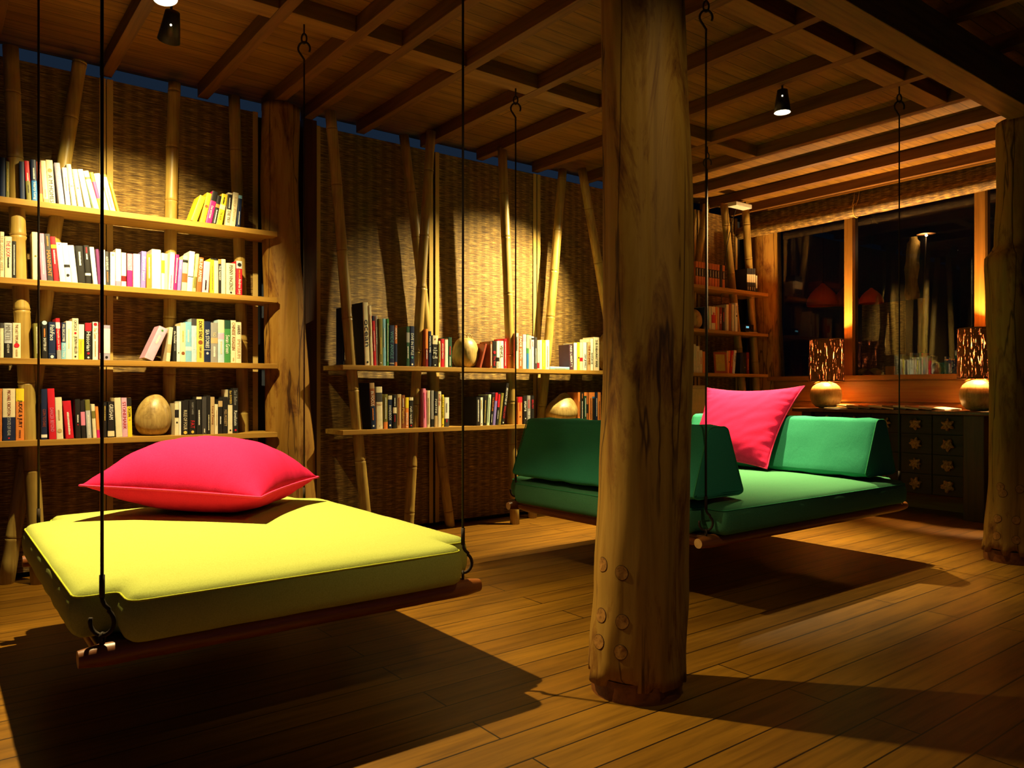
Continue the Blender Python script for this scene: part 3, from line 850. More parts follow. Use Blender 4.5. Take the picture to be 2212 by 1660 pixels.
row(P2, 'books on the left bookcase second shelf', LV[2], YL, [
 (-34,-20,None,500,'br','brown paperback'), (-19,-1,None,505,'g','grey paperback'),
 (0,9,None,501,'cr','cream WIFE spine',[('t','THE SECOND WIFE','tan',.08,.85)]), (10,25.5,None,511,'cr','cream BOOK spine',[('t','THE BOOK','pkr',.1,.5),('m','k',.5,.75)]), (26,35,None,521,'k','slim black book',[('m','w',.1,.9)]), None,
 (71,85,69,502,'cr','cream paperback',[('o','ol',.5,.5)]), (85.5,98,79,505,'pk','rose pink book',[('m','w',.2,.85)]), (98.5,111.6,90.7,506,'dg','black MANHUNT spine',[('t','MANHUNT','o',.35,.9),('m','o',.05,.25)]),
 (112.6,124,104,512,'r','red yellow-banded book',[('b','y',.18,.26),('m','w',.3,.6)]), (125,137.6,116,525,'w','white dotted paperback',[('o','k',.05,.3)]), (139,152,130,526,'w','white cat-print paperback',[('b','k',.55,.62),('o','k',.82,.8)]),
 (152.6,166,143.4,531,'w','plain white hardback'), (167.5,185,161,532,'k','thick black book',[('m','w',.16,.5)]), (185.5,198,180,531,'k','black white-banded book',[('b','w',.72,.78),('m','r',.05,.2),('m','w',.22,.35)]),
 (202,212,193.5,535,'w','blank white book'), (212.5,219,207,539,'pu','thin purple book'), (221,229,219,540,'w','clean white book'), (229.5,237,227,544,'dg','grey GARLAND spine',[('t','ALEX GARLAND','w',.15,.55),('m','o',.6,.9)]),
 (238,249,None,545,'w','white crested book',[('o','g',.08,.8)]), (250,262,None,538,'w','white magenta-footed book',[('b','pk',.86,1)]), (262.5,273,None,546,'w','white boxed spine',[('b','dr',.68,.84)]),
 (275,287,None,548,'pk','pink and magenta book',[('b','mg',.5,1),('t','ROYALTY','w',.1,.5)]), (287.5,303,None,549,'w','wide white paperback'), (304,315,306,543,'vi','violet book',[('t','Beyond Jewel','w',.15,.8)]),
 (316,327.6,None,549,'o','salmon orange paperback',[('m','w',.1,.7)]), (328,348,None,539,'w','tall thick white book'), (349,356,None,547,'w','white yellow-labelled book',[('b','y',.2,.55)]), (356.5,363,None,548,'cr','narrow cream book'),
 (363.5,374,368,545,'w','white pink-edged book',[('b','pk',0,.05),('m','pk',.6,.95)]), (374.5,382,380,550,'mg','slim magenta book',[('m','w',.1,.8)]), (383,391,388,561,'vi','small violet book',[('m','w',.05,.3)]),
 (392.4,403.4,396,552,'cr','tan patched paperback',[('b','ob',.5,.75),('b','k',.12,.2)]), (404,416,410,543,'w','white glossy book',[('b','k',.62,.64)]), (417,423,425,548,'py','olive yellow book',[('b','ol',.6,.9)]),
 (424,435,430,556,'ob','brown lettered book',[('t','BLIND ARMIES','w',.05,.7)]), (437,451,441,565,'lp','lilac white paperback',[('m','k',.6,.9)]), (452,460,None,558,'y','slim yellow book',[('b','k',0,.04),('m','ol',.2,.9)]),
 (460.5,470,None,559,'cr','ivory paperback',[('b','k',0,.05)]), (470.5,477,None,560,'k','black orange-topped book',[('b','o',0,.13),('t','THE NAKED','w',.18,.6)]), (478,487.5,None,560,'cr','plain ivory book'),
 (489,509,None,569,'cr','thick cream PENNY spine',[('t','PENNY VINCENZI','k',.06,.85),('o','k',.93,.5)]), (511,524,None,564,'r','red Small Island spine',[('b','lg',0,.22),('o','k',.11),('t','SMALL ISLAND','gold',.25,.5),('t','Andrea Levy','w',.52,.97)]),
])
row(P3, 'books on the left bookcase third shelf', LV[1], YL, [
 (-32,-18,None,700,'k','black hardback'), (-17,-1,None,690,'tan','tan hardback'),
 (0,8,None,698,'cr','cream book',[('b','dg',0,.15)]), (9,26,None,698,'lg','grey ACID ROW spine',[('b','k',.58,1),('t','MINETTE','g',.05,.5),('t','ACID ROW','w',.6,.86)]),
 (27,45,None,698,'cr','cream TEMPLAR spine',[('t','THE LAST TEMPLAR','br',.04,.58),('o','r',.64),('m','tan',.75,.95)]), None,
 (75,88.7,73,699,'ol','dark olive paperback',[('m','cr',.1,.85)]), (91,103.6,90,694,'k','black globe-topped book',[('o','sb',.05,1.3),('m','o',.2,.42),('t','SHUTTER BAY','w',.45,.8)]),
 (104.6,120.4,None,696,'nv','navy FishFace spine',[('t','FishFace','w',.08,.5),('b','g',.86,.865),('o','w',.94,.7)]), (121.4,130.7,118,688,'r','red Upgrade spine',[('b','w',.1,.25),('b','g',.78,1),('t','Upgrade your brain','w',.26,.8)]),
 (131,141,None,697,'nv','navy over blue book',[('b','lb',.55,1),('t','WILL DECLECOMBE','w',.04,.52),('t','Mary Hoy','w',.58,.95)]), (141.5,155,None,694,'w','white spine',[('m','cr',.2,.7)]),
 (156,169.6,None,688,'cr','cream CATCH 22 spine',[('t','CATCH 22','k',.05,.3),('o','r',.36,.6),('t','JOSEPH HELLER','k',.44,.86),('o','k',.93,.5)]), (170,182,None,701,'w','white over yellow spine',[('b','y',.42,1),('t','Moment Lindas','gold',.45,.85)]),
 (184,198,None,698,'k','dark Historian spine',[('b','r',0,.22),('t','Historian','w',.24,.76),('o','r',.83,.6),('o','w',.94,.5)]), (200,212,None,696,'w','white red-crested spine',[('o','r',.06),('t','The Game','tan',.15,.45),('m','tan',.5,.9)]),
 (213,220,None,697,'dr','dark maroon book',[('m','w',.82,.95)]), (222,238,None,703,'li','lilac beach-picture book',[('b','w',.1,.8),('o','k',.92,.6)]), None,
 (308,331,341,710,'lp','leaning lilac paperback',[('o','gn',.1,.5),('m','w',.25,.5)]), (347,355.6,354,707,'cr','slim cream book',[('b','tan',.5,.75)]),
 (356,364,None,704,'k','black Hotelier spine',[('t','the hotelier','w',.14,.5),('m','g',.52,.7)]), (364.4,372.4,None,704,'w','small white book',[('o','k',.75,.5)]), (373.4,384.6,None,697,'cr','cream picture spine',[('o','br',.78),('m','gold',.2,.5)]),
 (385.5,399,None,695,'lb','sky blue paperback',[('b','w',.62,.72),('m','w',.2,.5)]), (399.5,411,None,688,'sb','pale blue-white book',[('b','dg',0,.16),('m','w',.4,.7)]), (412,428.5,None,689,'gold','tan palm-tree spine',[('t','DONT SEND','k',.05,.45),('o','br',.54),('t','TONY GOULD','k',.62,.9)]),
 (429.4,444.3,None,694,'nv','navy SEA STORIES spine',[('t','SEA STORIES','w',.2,.65),('b','w',.69,.70),('o','lg',.78,.6)]), (445.3,461,None,697,'g','grey key-picture book',[('t','NO','cr',.25,.35),('b','tan',.38,.52),('m','w',.6,.85)]),
 (462,476,None,691,'sb','seascape-picture book',[('b','cr',.0,.3),('b','lp',.32,.45),('m','cr',.5,.8)]), (477,491.6,None,692,'gn','green Swan Green spine',[('t','Swan Green','w',.35,.78),('b','dgn',0,.2)]),
 (492,503.5,None,692,'cr','cream CHINESE spine',[('t','CHINESE ASSASSIN','br',.05,.7),('m','tan',.88,.95)]), (504,515.7,None,696,'cr','cream IMPERIUM spine',[('t','HARRIS','k',.08,.3),('t','IMPERIUM','tan',.42,.88)]),
])
row(P4, 'books on the left bookcase bottom shelf', LV[0], YL, [
 (-32,-18,None,845,'nv','dark blue hardback'), (-17,-1,None,842,'cr','ivory hardback'),
 (0,4,None,840,'o','thin orange book'), (5,33,None,840,'cr','cream over navy FEAR spine',[('b','nv',.55,1),('t','MICHAEL CRICHTON','rb',.03,.52),('t','STATE OF FEAR','lg',.56,.9),('o','r',.95,.3)]),
 (34,52,None,840,'o','orange JUDGE & JURY spine',[('b','y',0,.25),('t','JUDGE & JURY','k',.22,.75),('m','br',.8,.95)]), None,
 (89,102,None,841,'nv','dark navy book',[('t','COIN TO DARE','rb',.4,.75),('b','w',.9,.96)]), (102.7,118.6,98,840,'r','tall red LANCE spine',[('t','DANCER BEYOND','pk',.38,.85)]), (122,137,118,859,'cr','cream moth-picture book',[('m','tan',.3,.55),('o','tan',.8)]),
 (143,160.6,136,867,'r','broad red book',[('m','w',.3,.9)]), (164,175.5,162,863,'k','thin black book',[('m','w',.4,.6),('o','r',.65,.4)]), (176.5,186,173,866,'k','black pink-banded book',[('b','pk',.3,.66)]),
 (188.6,199,184,864,'lg','light grey book',[('b','ol',0,.28),('m','w',.4,.9)]), (201.7,209.5,197,874,'cr','cream map-print book',[('b','ol',.2,.42)]), (210.3,216.6,206,879,'o','orange and pink book',[('b','mg',.75,1)]), None,
 (223,230.6,None,870,'k','narrow black book',[('m','gold',.1,.5)]), (232.5,247.4,None,868,'k','black GRISHAM spine',[('t','GRISHAM','w',.08,.5),('b','cr',.82,.97)]), (249,263,245,860,'cr','cream speckled book'),
 (263.8,276,261,860,'lp','pink cream book',[('t','STONEMARK','pkr',.1,.8)]), (276.6,286.4,274,860,'y','yellow and black spine',[('b','k',0,.22),('t','OCEAN','k',.25,.48),('o','o',.56,.6)]), None,
 (378,387,None,872,'cr','cream and black book',[('b','k',.2,.45),('o','k',.6,.7)]), (387.6,391.9,None,868,'w','very thin white book'), (393,407.5,None,866,'k','black RULE OF FOUR spine',[('t','RULE OF FOUR','cr',.28,.85),('o','gold',.93,.8)]),
 (409,423,None,864,'k','black ROBERT spine',[('t','ROBERT HARRIS','g',.08,.42),('t','FAT','r',.6,.82),('o','gold',.92,.7)]), (424.7,436,None,858,'k','black cream-edged book',[('b','cr',0,.06),('m','w',.35,.75)]), (437,446.8,None,858,'dg','charcoal book',[('m','w',.85,.95)]),
 (447.5,454.6,None,855,'k','dark narrow book',[('m','cr',.5,.9)]), (455,464,None,858,'tan','tan script-titled book',[('t','Lucy Penny','br',.1,.9)]), (464.5,471.4,None,874,'cr','short cream book',[('m','tan',.2,.7)]), (472,481.3,None,863,'k','black tan-topped book',[('b','tan',.05,.22),('m','w',.5,.7)]),
 (482,492.5,None,858,'k','black lettered book',[('t','MISS MODESTY','tan',.35,.8)]), (493,503,None,842,'cr','cream black-bottomed book',[('b','k',0,.35),('t','Bye BOMBER','gold',.03,.33),('o','k',.93,.6)]), (503.7,515,None,839,'k','black Ravelstein spine',[('t','Saul Bellow','g',.05,.38),('t','Ravelstein','w',.5,.83),('o','r',.93,.6)]),
])
P5, P6 = 'middle bookcase upper shelf', 'middle bookcase lower shelf'
YM = 4.505
row(P5, 'books on the middle bookcase upper shelf', LV[1], YM, [
 (789,800.5,784,654,'nv','tall blue ocean book',[('b','cr',0,1),('t','ocean','nv',.22,.76),('o','k',.95,.6)],.24), (801,807,796,661,'cr','tall cream book',[('m','tan',.15,.5)],.22), (807.6,813,804,683,'r','slim red book',[('b','nv',0,.1),('m','w',.3,.7)],.18),
 (813.5,818.4,811.5,683,'g','grey photo book',[('t','Desert trails','w',.2,.6)],.18), (819,827.5,818,689,'ol','olive green book',[('m','gold',.4,.75),('o','w',.94,.5)],.18), (828,835,827,689,'lb','light blue book',[('m','w',.2,.6)],.18),
 (835.5,840.6,None,689,'gn','slim green book',[('m','w',.1,.9)],.18), (841,852,None,703,'nv','navy WIDE ANGLE spine',[('t','WIDE ANGLE','tl',.15,.82),('b','g',.92,.95)],.18), (853,859,None,703,'ob','brown ANITA spine',[('t','ANITA','w',.06,.35),('b','nv',.45,.9)],.18),
 (877.6,885,None,706,'dgn','dark green book',[('b','g',.15,.4),('m','w',.5,.8)],.19), (885.7,895.3,None,705,'nv','navy DIVE IN STYLE spine',[('t','DIVE IN STYLE','w',.18,.72),('o','tl',.78,.7),('o','w',.95,.6)],.18), None,
 (919,925.8,None,711,'o','orange over maroon spine',[('b','dr',.52,1),('m','w',.55,.8)]), (926,932,None,716,'nv','slim navy book',[('t','MARTIN AMIS','w',.15,.6)]),
 (934,947,None,725,'k','dark My Life spine',[('b','cr',0,.28),('o',(.35,.16,.08),.12,.55),('h','My','w',.52,.62),('h','Life','w',.64,.74),('h','Bill','w',.38,.43),('h','Clinton','w',.45,.50),('o','w',.94,.4)]),
 (947.5,951.8,None,737,'py','thin pale yellow book',[('m','k',.1,.8)]), (952.2,960,None,733,'r','red lettered spine',[('t','ARMORED PREACH','w',.15,.7)]), (960.5,968,None,732,'w','white brown-edged book',[('b','br',.0,.03)]), (968.5,977,None,729,'dgn','dark green hardback',[('m','r',.3,.6),('m','w',.65,.95)]), None,
 (1036,1040.5,1048,743,'rb','leaning red-brown book'), (1059,1064.4,None,738,'br','dark brown book',[('m','w',.1,.9)]), (1064.8,1073,None,737,'k','black The Red spine',[('o','r',.42),('t','The Red','r',.55,.9)]),
 (1073.4,1080,None,737,'w','white black-printed book',[('b','k',.6,.75),('t','MCNAB','k',.78,.97)]), (1080.5,1089,None,737,'w','white VENICE spine',[('t','VENICE','k',.15,.6)]), (1089.6,1095.4,None,732,'r','narrow red book',[('m','w',.1,.9)]), None,
 (1113,1120.8,None,720,'cr','cream paperback',[('m','k',.1,.5)]), (1121.2,1129,None,723,'ob','brown ZADIE spine',[('t','ZADIE SMITH','w',.04,.72),('m','w',.76,.92)]), (1129.4,1137,None,723,'w','white floral book',[('b','lp',0,.2)]),
 (1137.4,1142.7,None,723,'gn','green over blue spine',[('b','lgn',.02,.4),('b','bl',.55,1)]), (1143,1148.5,None,725,'cr','narrow cream book',[('m','r',.1,.4)]), (1149,1154.4,None,727,'w','white black-topped book',[('b','k',.05,.1),('m','r',.15,.3)]),
 (1155,1160.7,None,729,'dg','dark grey book',[('m','w',.35,.8)]), (1161,1165.7,None,735,'cr','cream red-footed book',[('b','r',.78,.97)]), (1166,1171.2,None,735,'sb','pale blue book',[('m','w',.1,.9)]), (1171.6,1178.7,None,735,'y','yellow floral book',[('m','py',.1,.9)]), (1179.2,1187.6,None,735,'w','plain white paperback',[('m','g',.2,.9)]), None,
 (1232,1239,1230.5,745,'pl','plum LIBERTY spine',[('t','NISI LIBERTY','w',.05,.9)]), (1240.6,1247.6,None,741,'w','white paperback'), (1248,1253,None,740,'y','slim yellow book',[('o','k',.55,.8)]), (1253.6,1260,None,740,'cr','ivory red-marked book',[('b','r',.55,.68)]),
 (1260.6,1268.6,None,740,'w','white LISA spine',[('t','LISA JEWELL','k',.42,.92)]), (1269,1276.6,None,740,'tan','tan spine',[('t','THE PROMISE','br',.1,.8)]), (1277,1282.6,None,732,'w','white green-lettered book',[('t','EASON IS','dgn',.45,.8)]), (1283,1295.4,None,729,'cr','cream FARAWAY WAR spine',[('t','THE FARAWAY WAR','k',.07,.9)]),
])
row(P6, 'books on the middle bookcase lower shelf', LV[0], YM, [
 (802,813,798,828,'nv','brown IN FOCUS spine',[('b',(.4,.25,.12),0,.12),('b','br',.12,.5),('t','IN FOCUS','w',.18,.5),('m','o',.55,.8),('o','w',.93,.5)],.20), (813.5,828,812,836,'cr','cream POLO spine',[('b','dg',.14,.36),('h','POLO','ob',.38,.46),('o','k',.93,.2)],.2),
 (829.4,838,None,852,'ol','tan and green book',[('m','w',.1,.7),('b','o',.8,1)]), (838.5,848.5,None,855,'nv','navy HANDBOOK spine',[('b','cr',0,.12),('t','HANDBOOK','w',.3,.75),('o','w',.9,.6)]), (849,857.3,None,853,'k','black book',[('b','cr',.38,.55),('m','w',.1,.32),('m','r',.6,.8)]),
 (857.8,867.4,None,852,'tan','tan paperback',[('m','ob',.1,.9)]), (868,875.6,None,854,'br','brown Platform spine',[('t','Platform','gold',.4,.85),('m','w',.1,.35)]), (876,883.7,None,859,'o','yellow and red BANGKOK spine',[('b','y',0,.35),('t','BANGKOK 8','w',.5,.97)]),
 (884.3,893.6,None,859,'k','dark ruth rendell spine',[('t','ruth rendell','w',.3,.85),('b','cr',0,.1),('o','r',.92,.5)]), None,
 (914.8,922.3,913,840,'pk','pink book',[('m','mg',.1,.75)],.16), (922.8,930,None,844,'cr','cream book',[('m','tan',.2,.9)]), (930.6,937.3,None,844,'g','grey tan book',[('b','k',.78,.98)]), (939,946,None,846,'k','black MARTINI spine',[('t','MARTINI','w',.22,.6),('b','tan',.68,1)]),
 (946.4,954,None,846,'cr','cream LOVE spine',[('t','LOVE etc','r',.08,.4)]), (954.5,959.7,None,853,'y','yellow LIARS spine',[('t','LIARS POKER','k',.05,.75),('o','k',.93,.6)]), (960.4,971,None,859,'w','white and grey book',[('b','dg',.72,1),('m','g',.2,.5),('m','r',.75,.85)]), None,
 (1029,1038,None,858,'k','black hardback',[('m','w',.1,.85)],.17), (1038.5,1044,None,859,'w','slim white book',[('m','gold',.1,.4),('o','k',.93,.5)]), (1045,1051,1047,856,'k','black gold-marked book',[('m','gold',.15,.9)]), (1052,1058.5,1056,853,'mint','light green book',[('m','g',.1,.9)]),
 (1059,1064.5,1064,852,'k','black orange-lettered book',[('t','THE BLOOD LINE','o',.1,.55),('m','w',.65,.9)]), (1065,1071,1071,849,'vi','blue violet book',[('b','r',0,.25)]), (1071.5,1076.6,1077,849,'k','black red-topped book',[('b','r',.05,.45),('m','w',.55,.8)]), (1077,1083,1084,850,'ol','olive yellow book',[('m','gold',.1,.9)]),
 (1084,1090,1095,828,'k','tall black ARCHITECTURE spine',[('t','ARCHITECTURE OF','w',.12,.52),('t','THAILAND','r',.55,.85),('o','w',.95,.6)],.20), None,
 (1119,1128.6,None,858,'o','orange red book',[('b','r',0,.2),('m','r',.2,.5),('o','k',.72,.5)],.17), (1131,1138.8,None,855,'k','black paperback',[('t','stars','w',.2,.55),('o','w',.8,.4)]), (1139.2,1146.6,None,855,'g','grey red-printed book',[('t','HUNGER','r',.15,.45),('t','THE GAME','w',.55,.9)]), (1148,1154.4,None,855,'k','black red-lettered book',[('t','BRUSH','r',.15,.45),('b','r',.82,.97)]), None,
 (1249.5,1254.5,None,848,'o','orange spine',[('m','k',.3,.8)]), (1255,1261.5,None,848,'k','black spine',[('m','o',.05,.2),('m','w',.3,.9)]), (1262,1267.5,None,848,'dgn','black-green spine',[('b','o',0,.12),('m','w',.2,.8)]), (1268,1272,None,848,'ob','rust spine',[('b','k',.4,.7)]),
 (1272.6,1280,None,848,'o','wide orange spine',[('m','k',.2,.9)]), (1280.5,1286,None,848,'bl','dark blue spine',[('b','o',0,.15),('b','k',.2,1)]), (1286.5,1291.5,None,848,'nv','navy spine',[('m','w',.2,.8)]), (1292,1298.5,None,848,'o','bright orange spine',[('m','k',.3,.9)]),
])
P7, P8, P9 = 'far right bookcase top shelf', 'far right bookcase middle shelf', 'far right bookcase low shelf'
ser = [('b','k',.26,.62),('m','cr',.3,.58)]
cols = ['orange spine','rust spine','orange-red spine','dull orange spine']
rw = []
for k in range(11):
    a = 1503.5+k*5.75
    rw.append((a, a+5.4, None, 564.5+k*.9, (.62-.04*(k % 3), .16, .03), cols[k % 4]+' with black band', ser if k != 9 else [('b','k',0,1)]))
def row_plain(place, group, zsh, Yb, data, names):
    """a row of look-alikes named by counting from a plain neighbour"""
    prev = None
    for it, nm in zip(data, names):
        x0, x1, _, yt, col, desc, items = it
        X0, X1 = on_y(x0, 800, Yb).x, on_y(x1, 800, Yb).x
        book((X1-X0)*.97, on_y(x0, yt, Yb).z-zsh, .14, col, items, nm, group, (X0, Yb, zsh+.0004))
ordn = ['first','second','third','fourth','fifth','sixth','seventh','eighth','ninth','tenth','eleventh']
row_plain(P7, 'matching orange books with a black band', LV[3], YM, rw, ['%s black-banded orange book from the left, far right bookcase top shelf' % o for o in ordn])
rw = []
for k in range(4):
    a = 1614+k*4.7
    rw.append((a, a+4.4, None, 580, (.035,.03,.03), '', [('b','cr',.26,.60),('m','cr',.8,.92)]))
row_plain(P7, 'matching black books with a cream band', LV[3], YM, rw, ['%s cream-banded black book from the left, far right bookcase top shelf' % o for o in ordn[:4]])
book(.022, .165, .14, C_['cr'], [('b','k',.75,1)], 'short cream book at the right end of the far right bookcase top shelf', 'matching black books with a cream band', (on_y(1633.4,800,YM).x, YM, LV[3]+.0004))
row(P8, 'books on the far right bookcase middle shelf', LV[2], YM, [
 (1520,1524,1523,664,'nv','thin navy book'), (1532,1537,None,662,'cr','cream book'), (1537.4,1546,None,663,'cr','cream red-oval book',[('o','r',.3),('b','r',.35,.7)]), (1546.4,1551,None,663,'o','orange red book'), (1551.4,1555,None,664,'tan','slim tan book'),
 (1555.4,1561,None,664,'dr','maroon book',[('t','Homes','w',.3,.7)]), (1561.4,1566.5,None,665,'k','black book',[('m','r',.2,.6)]), (1567,1569.5,None,665,'g','thin grey book'), (1569.8,1575,None,658,'cr','tall cream book'), (1575.4,1581.5,None,656,'br','tall brown book'), (1582,1586,None,658,'cr','slim cream book'), (1588.5,1593.8,None,655,'w','tall white book',[('o','k',.45,.8),('m','k',.1,.35)]),
], .15)
row(P9, 'books on the far right bookcase low shelf', LV[1], YM, [
 (1500,1504,None,744,'cr','tall ivory book'), (1504.4,1511.5,None,748,'cr','cream hardback',[('m','tan',.2,.8)]), (1512,1518.6,None,757,'cr','cream printed book',[('m','r',.3,.6)]), (1519,1525.4,None,760,'o','orange book'), None,
 (1568,1572,1571,759,'tan','tan red-framed book'), (1572.4,1577,1575,758,'o','slim orange book',[('o','k',.5,.7)]), (1577.4,1582.6,1581,758,'r','red book',[('m','y',.2,.7)]), (1583,1588,1587,758,'w','white black-lettered book',[('t','TIME','k',.1,.5)]), None,
 (1600,1606,None,763,'nv','navy book'), (1606.5,1613,None,762,'k','black book',[('o','cr',.7,.5)]), (1614,1620,None,762,'dr','maroon book',[('m','o',.3,.8)]),
], .14)
p_ = on_y(741, 664, 4.60)
book(.014, p_.z-LV[1], .10, C_['nv'], [('m','w',.93,.97)], 'thin navy hardback half behind the left pole, middle bookcase upper shelf', 'books on the middle bookcase upper shelf', (p_.x, 4.605, LV[1]+.0004))
# a book lying flat and one propped behind
a, b_ = on_y(1188.5, 795, YM), on_y(1231, 795, YM)
o = book(.022, (b_.x-a.x)*.98, .13, C_['lb'], [('m','w',.2,.75)], 'pale blue book lying flat beside the white paperback, middle bookcase upper shelf', 'books on the middle bookcase upper shelf', (a.x, YM, LV[1]+.0228), pi/2)
bx = on_y(1256, 720, 4.74); 
book(.018, .235, .012, C_['dg'], [], 'dark square card propped behind the cream books, middle bookcase upper shelf', 'books on the middle bookcase upper shelf', (bx.x, 4.66, LV[1]+.0004), name='picture_card') if False else None
t = boxo('picture_card', (0, .115, 0, .006, 0, .245), cmat(C_['dg']), bevel=.001)
t.location = (on_y(1255.5, 720, 4.68).x, 4.69, LV[1]+.0005); t.rotation_euler = (radians(-6), 0, 0)
tag(t, 'dark picture card propped behind the cream books on the middle bookcase', 'card')
bm = B(); tube(bm, [(.03, -.001, .18), (.05, -.001, .20), (.06, -.001, .19), (.055, -.001, .21), (.075, -.001, .185)], .0012, 5)
put('line_drawing', bm, cmat(C_['lg']), t)

# ------------------------------------------------------------------ coconuts and gourds
def coconut(label, px0, px1, ytop, ybase_z, Y, shape='heart', strap=False):
    a, b_ = on_y(px0, 800, Y), on_y(px1, 800, Y); W = b_.x-a.x
    px = (px0+px1)/2
    H = on_y(px, ytop, Y).z-ybase_z
    R = W/2*.93
    t = thing('dried_coconut', ((a.x+b_.x)/2, Y+R*.0, ybase_z+.0005), label, 'coconut', 'dried coconuts on the shelves')
    if shape == 'heart': pr = [(.0, 0), (.42, .0), (.72, .06), (.93, .20), (1.0, .36), (.97, .52), (.84, .70), (.62, .85), (.38, .95), (.16, .995), (.0, 1.0)]
    elif shape == 'pointed': pr = [(.0, 0), (.45, .0), (.80, .08), (.98, .22), (1.0, .36), (.92, .52), (.72, .68), (.48, .82), (.30, .92), (.14, .98), (.0, 1.0)]
    else: pr = [(.0, 0), (.42, .0), (.75, .07), (.95, .24), (1.0, .45), (.95, .64), (.80, .82), (.55, .94), (.25, .995), (.0, 1.0)]
    # smooth the profile
    P = []
    for i in range(len(pr)-1):
        p0, p1, p2, p3 = pr[max(i-1,0)], pr[i], pr[i+1], pr[min(i+2, len(pr)-1)]
        for k in range(4):
            u = k/4
            f_ = lambda q: .5*((2*p1[q])+(-p0[q]+p2[q])*u+(2*p0[q]-5*p1[q]+4*p2[q]-p3[q])*u*u+(-p0[q]+3*p1[q]-3*p2[q]+p3[q])*u**3)
            P.append((max(.0005, f_(0))*R, max(0, f_(1))*H))
    P.append((.0005, H))
    sd = px*.37
    skew = {'heart': .12, 'pointed': .30, 'round': 0}[shape]
    def fn(p, a_, s, r, z):
        q = 1+.045*cos(3*a_+sd)*(z/H)+.04*noise.noise(Vector((cos(a_)*1.6+sd, sin(a_)*1.6, z*9)))+.010*noise.noise(Vector((cos(a_)*9, sin(a_)*9, z*12+sd)))
        return Vector((p.x*q+skew*R*(z/H)**2, p.y*q, p.z))
    bm = B(); lathe(bm, P, 48, fn=fn, capb=True, capt=True)
    put('husk', bm, M['coco'], t, smooth=True)
    if strap:
        bm = B()
        tube(bm, [(skew*R*.5+.0*k, -R*(.25+.09*k), H*(1.06-.045*k**1.5)) for k in range(5)], .004, 7)
        tube(bm, [(-R*.9, -R*.3, H*1.10), (-R*.45, -R*.3, H*1.13), (0, -R*.28, H*1.05), (R*.2, -R*.1, H*.99)], .0035, 7)
        tube(bm, [(R*.1+.02*cos(a_), -R*.4, H*1.0+.022*sin(a_)) for a_ in [2*pi*k/10 for k in range(10)]], .0035, 6, closed=True)
        put('tie', bm, M['coco'], t, smooth=True)
    return t
coconut('large dried coconut in the middle of the left bookcase bottom shelf', 288, 372, 852, LV[0], 4.665, 'heart')
coconut('dried coconut with a twisted stem tie on the middle bookcase upper shelf', 979, 1030, 729, LV[1], 4.62, 'round', True)
coconut('pointed dried coconut on the middle bookcase lower shelf, left of orange books', 1181, 1240, 849, LV[0], 4.615, 'pointed')
coconut('dried coconut at the right end of the middle bookcase, edge of thick column', 1298, 1350, 845, LV[0], 4.65, 'round')
coconut('dried coconut on the middle bookcase upper shelf beside the thick column', 1297, 1345, 716, LV[1], 4.66, 'round', True)
coconut('dark coconut half hidden by the thick column, far right bookcase middle shelf', 1474, 1509, 668, LV[2], 4.60, 'round')

# ================================================================== console table with drawers
TX0, TX1, TY0, TY1, TZ = 6.30, 6.70, 2.30, 4.02, .845
t = thing('console_table', ((TX0+TX1)/2, (TY0+TY1)/2, 0), 'dark console table with rows of small drawers under the window', 'console table')
ox, oy = (TX0+TX1)/2, (TY0+TY1)/2
bm = B(); box(bm, TX0-ox, TX1-ox, TY0-oy, TY1-oy, TZ-.032, TZ, bevel=.008); put('table_top', bm, M['darkwood'], t)
for (xa, ya, w) in ((TX0+.05, 2.43, .15), (TX0+.05, 3.86, .09), (TX1-.13, 2.33, .09), (TX1-.13, 3.90, .06)):
    boxo('leg', (xa-ox, xa+.09-ox, ya-oy, ya+w-oy, 0, TZ-.032), M['darkwoodz'], t, bevel=.006)
boxo('case', (TX0+.115-ox, TX1-.03-ox, 2.582-oy, 3.858-oy, .165, TZ-.034), M['drawer'], t)
ys = [2.585, 2.83, 3.08, 3.33, 3.585, 3.855]; zs = [.168, .330, .492, .654, .808]
def shell_bm(seed):
    rn = random.Random(seed); bm = B()
    bmesh.ops.create_icosphere(bm, subdivisions=4, radius=1)
    ph = rn.uniform(0, 6); np_ = rn.choice([5, 6, 7])
    for v in bm.verts:
        a = atan2(v.co.z, v.co.y); r = sqrt(v.co.y**2+v.co.z**2)
        k = 1+.26*r*cos(np_*a+ph+1.5*noise.noise(v.co*1.3+Vector((seed, 0, 0))))+.35*noise.noise(v.co*2.4+Vector((seed, 3, 1)))
        v.co = Vector((v.co.x*.020*(1+.8*noise.noise(v.co*4+Vector((0, seed, 0)))), v.co.y*.040*k, v.co.z*.040*k))
    return bm
M['shell'], _nt, _b = mk('dried flower shell', (.40,.22,.07), .6, .2)
n_ = noise_n(_nt, coords(_nt, (40,40,40)), 2, 4); _nt.links.new(ramp(_nt, n_, [(.3, (.16,.07,.02)), (.6, (.42,.24,.08))]), _b.inputs['Base Color'])
for i in range(5):
    for j in range(4):
        d_ = boxo('drawer', (TX0+.100-ox, TX0+.114-ox, ys[i]+.003-oy, ys[i+1]-.003-oy, zs[j]+.003, zs[j+1]-.003), M['drawer'], t, bevel=.002)
        bm = shell_bm(i*7+j*3+1)
        bmesh.ops.translate(bm, verts=bm.verts, vec=(TX0+.085-ox, (ys[i]+ys[i+1])/2-oy, (zs[j]+zs[j+1])/2))
        put('shell_pull', bm, M['shell'], d_, smooth=True)

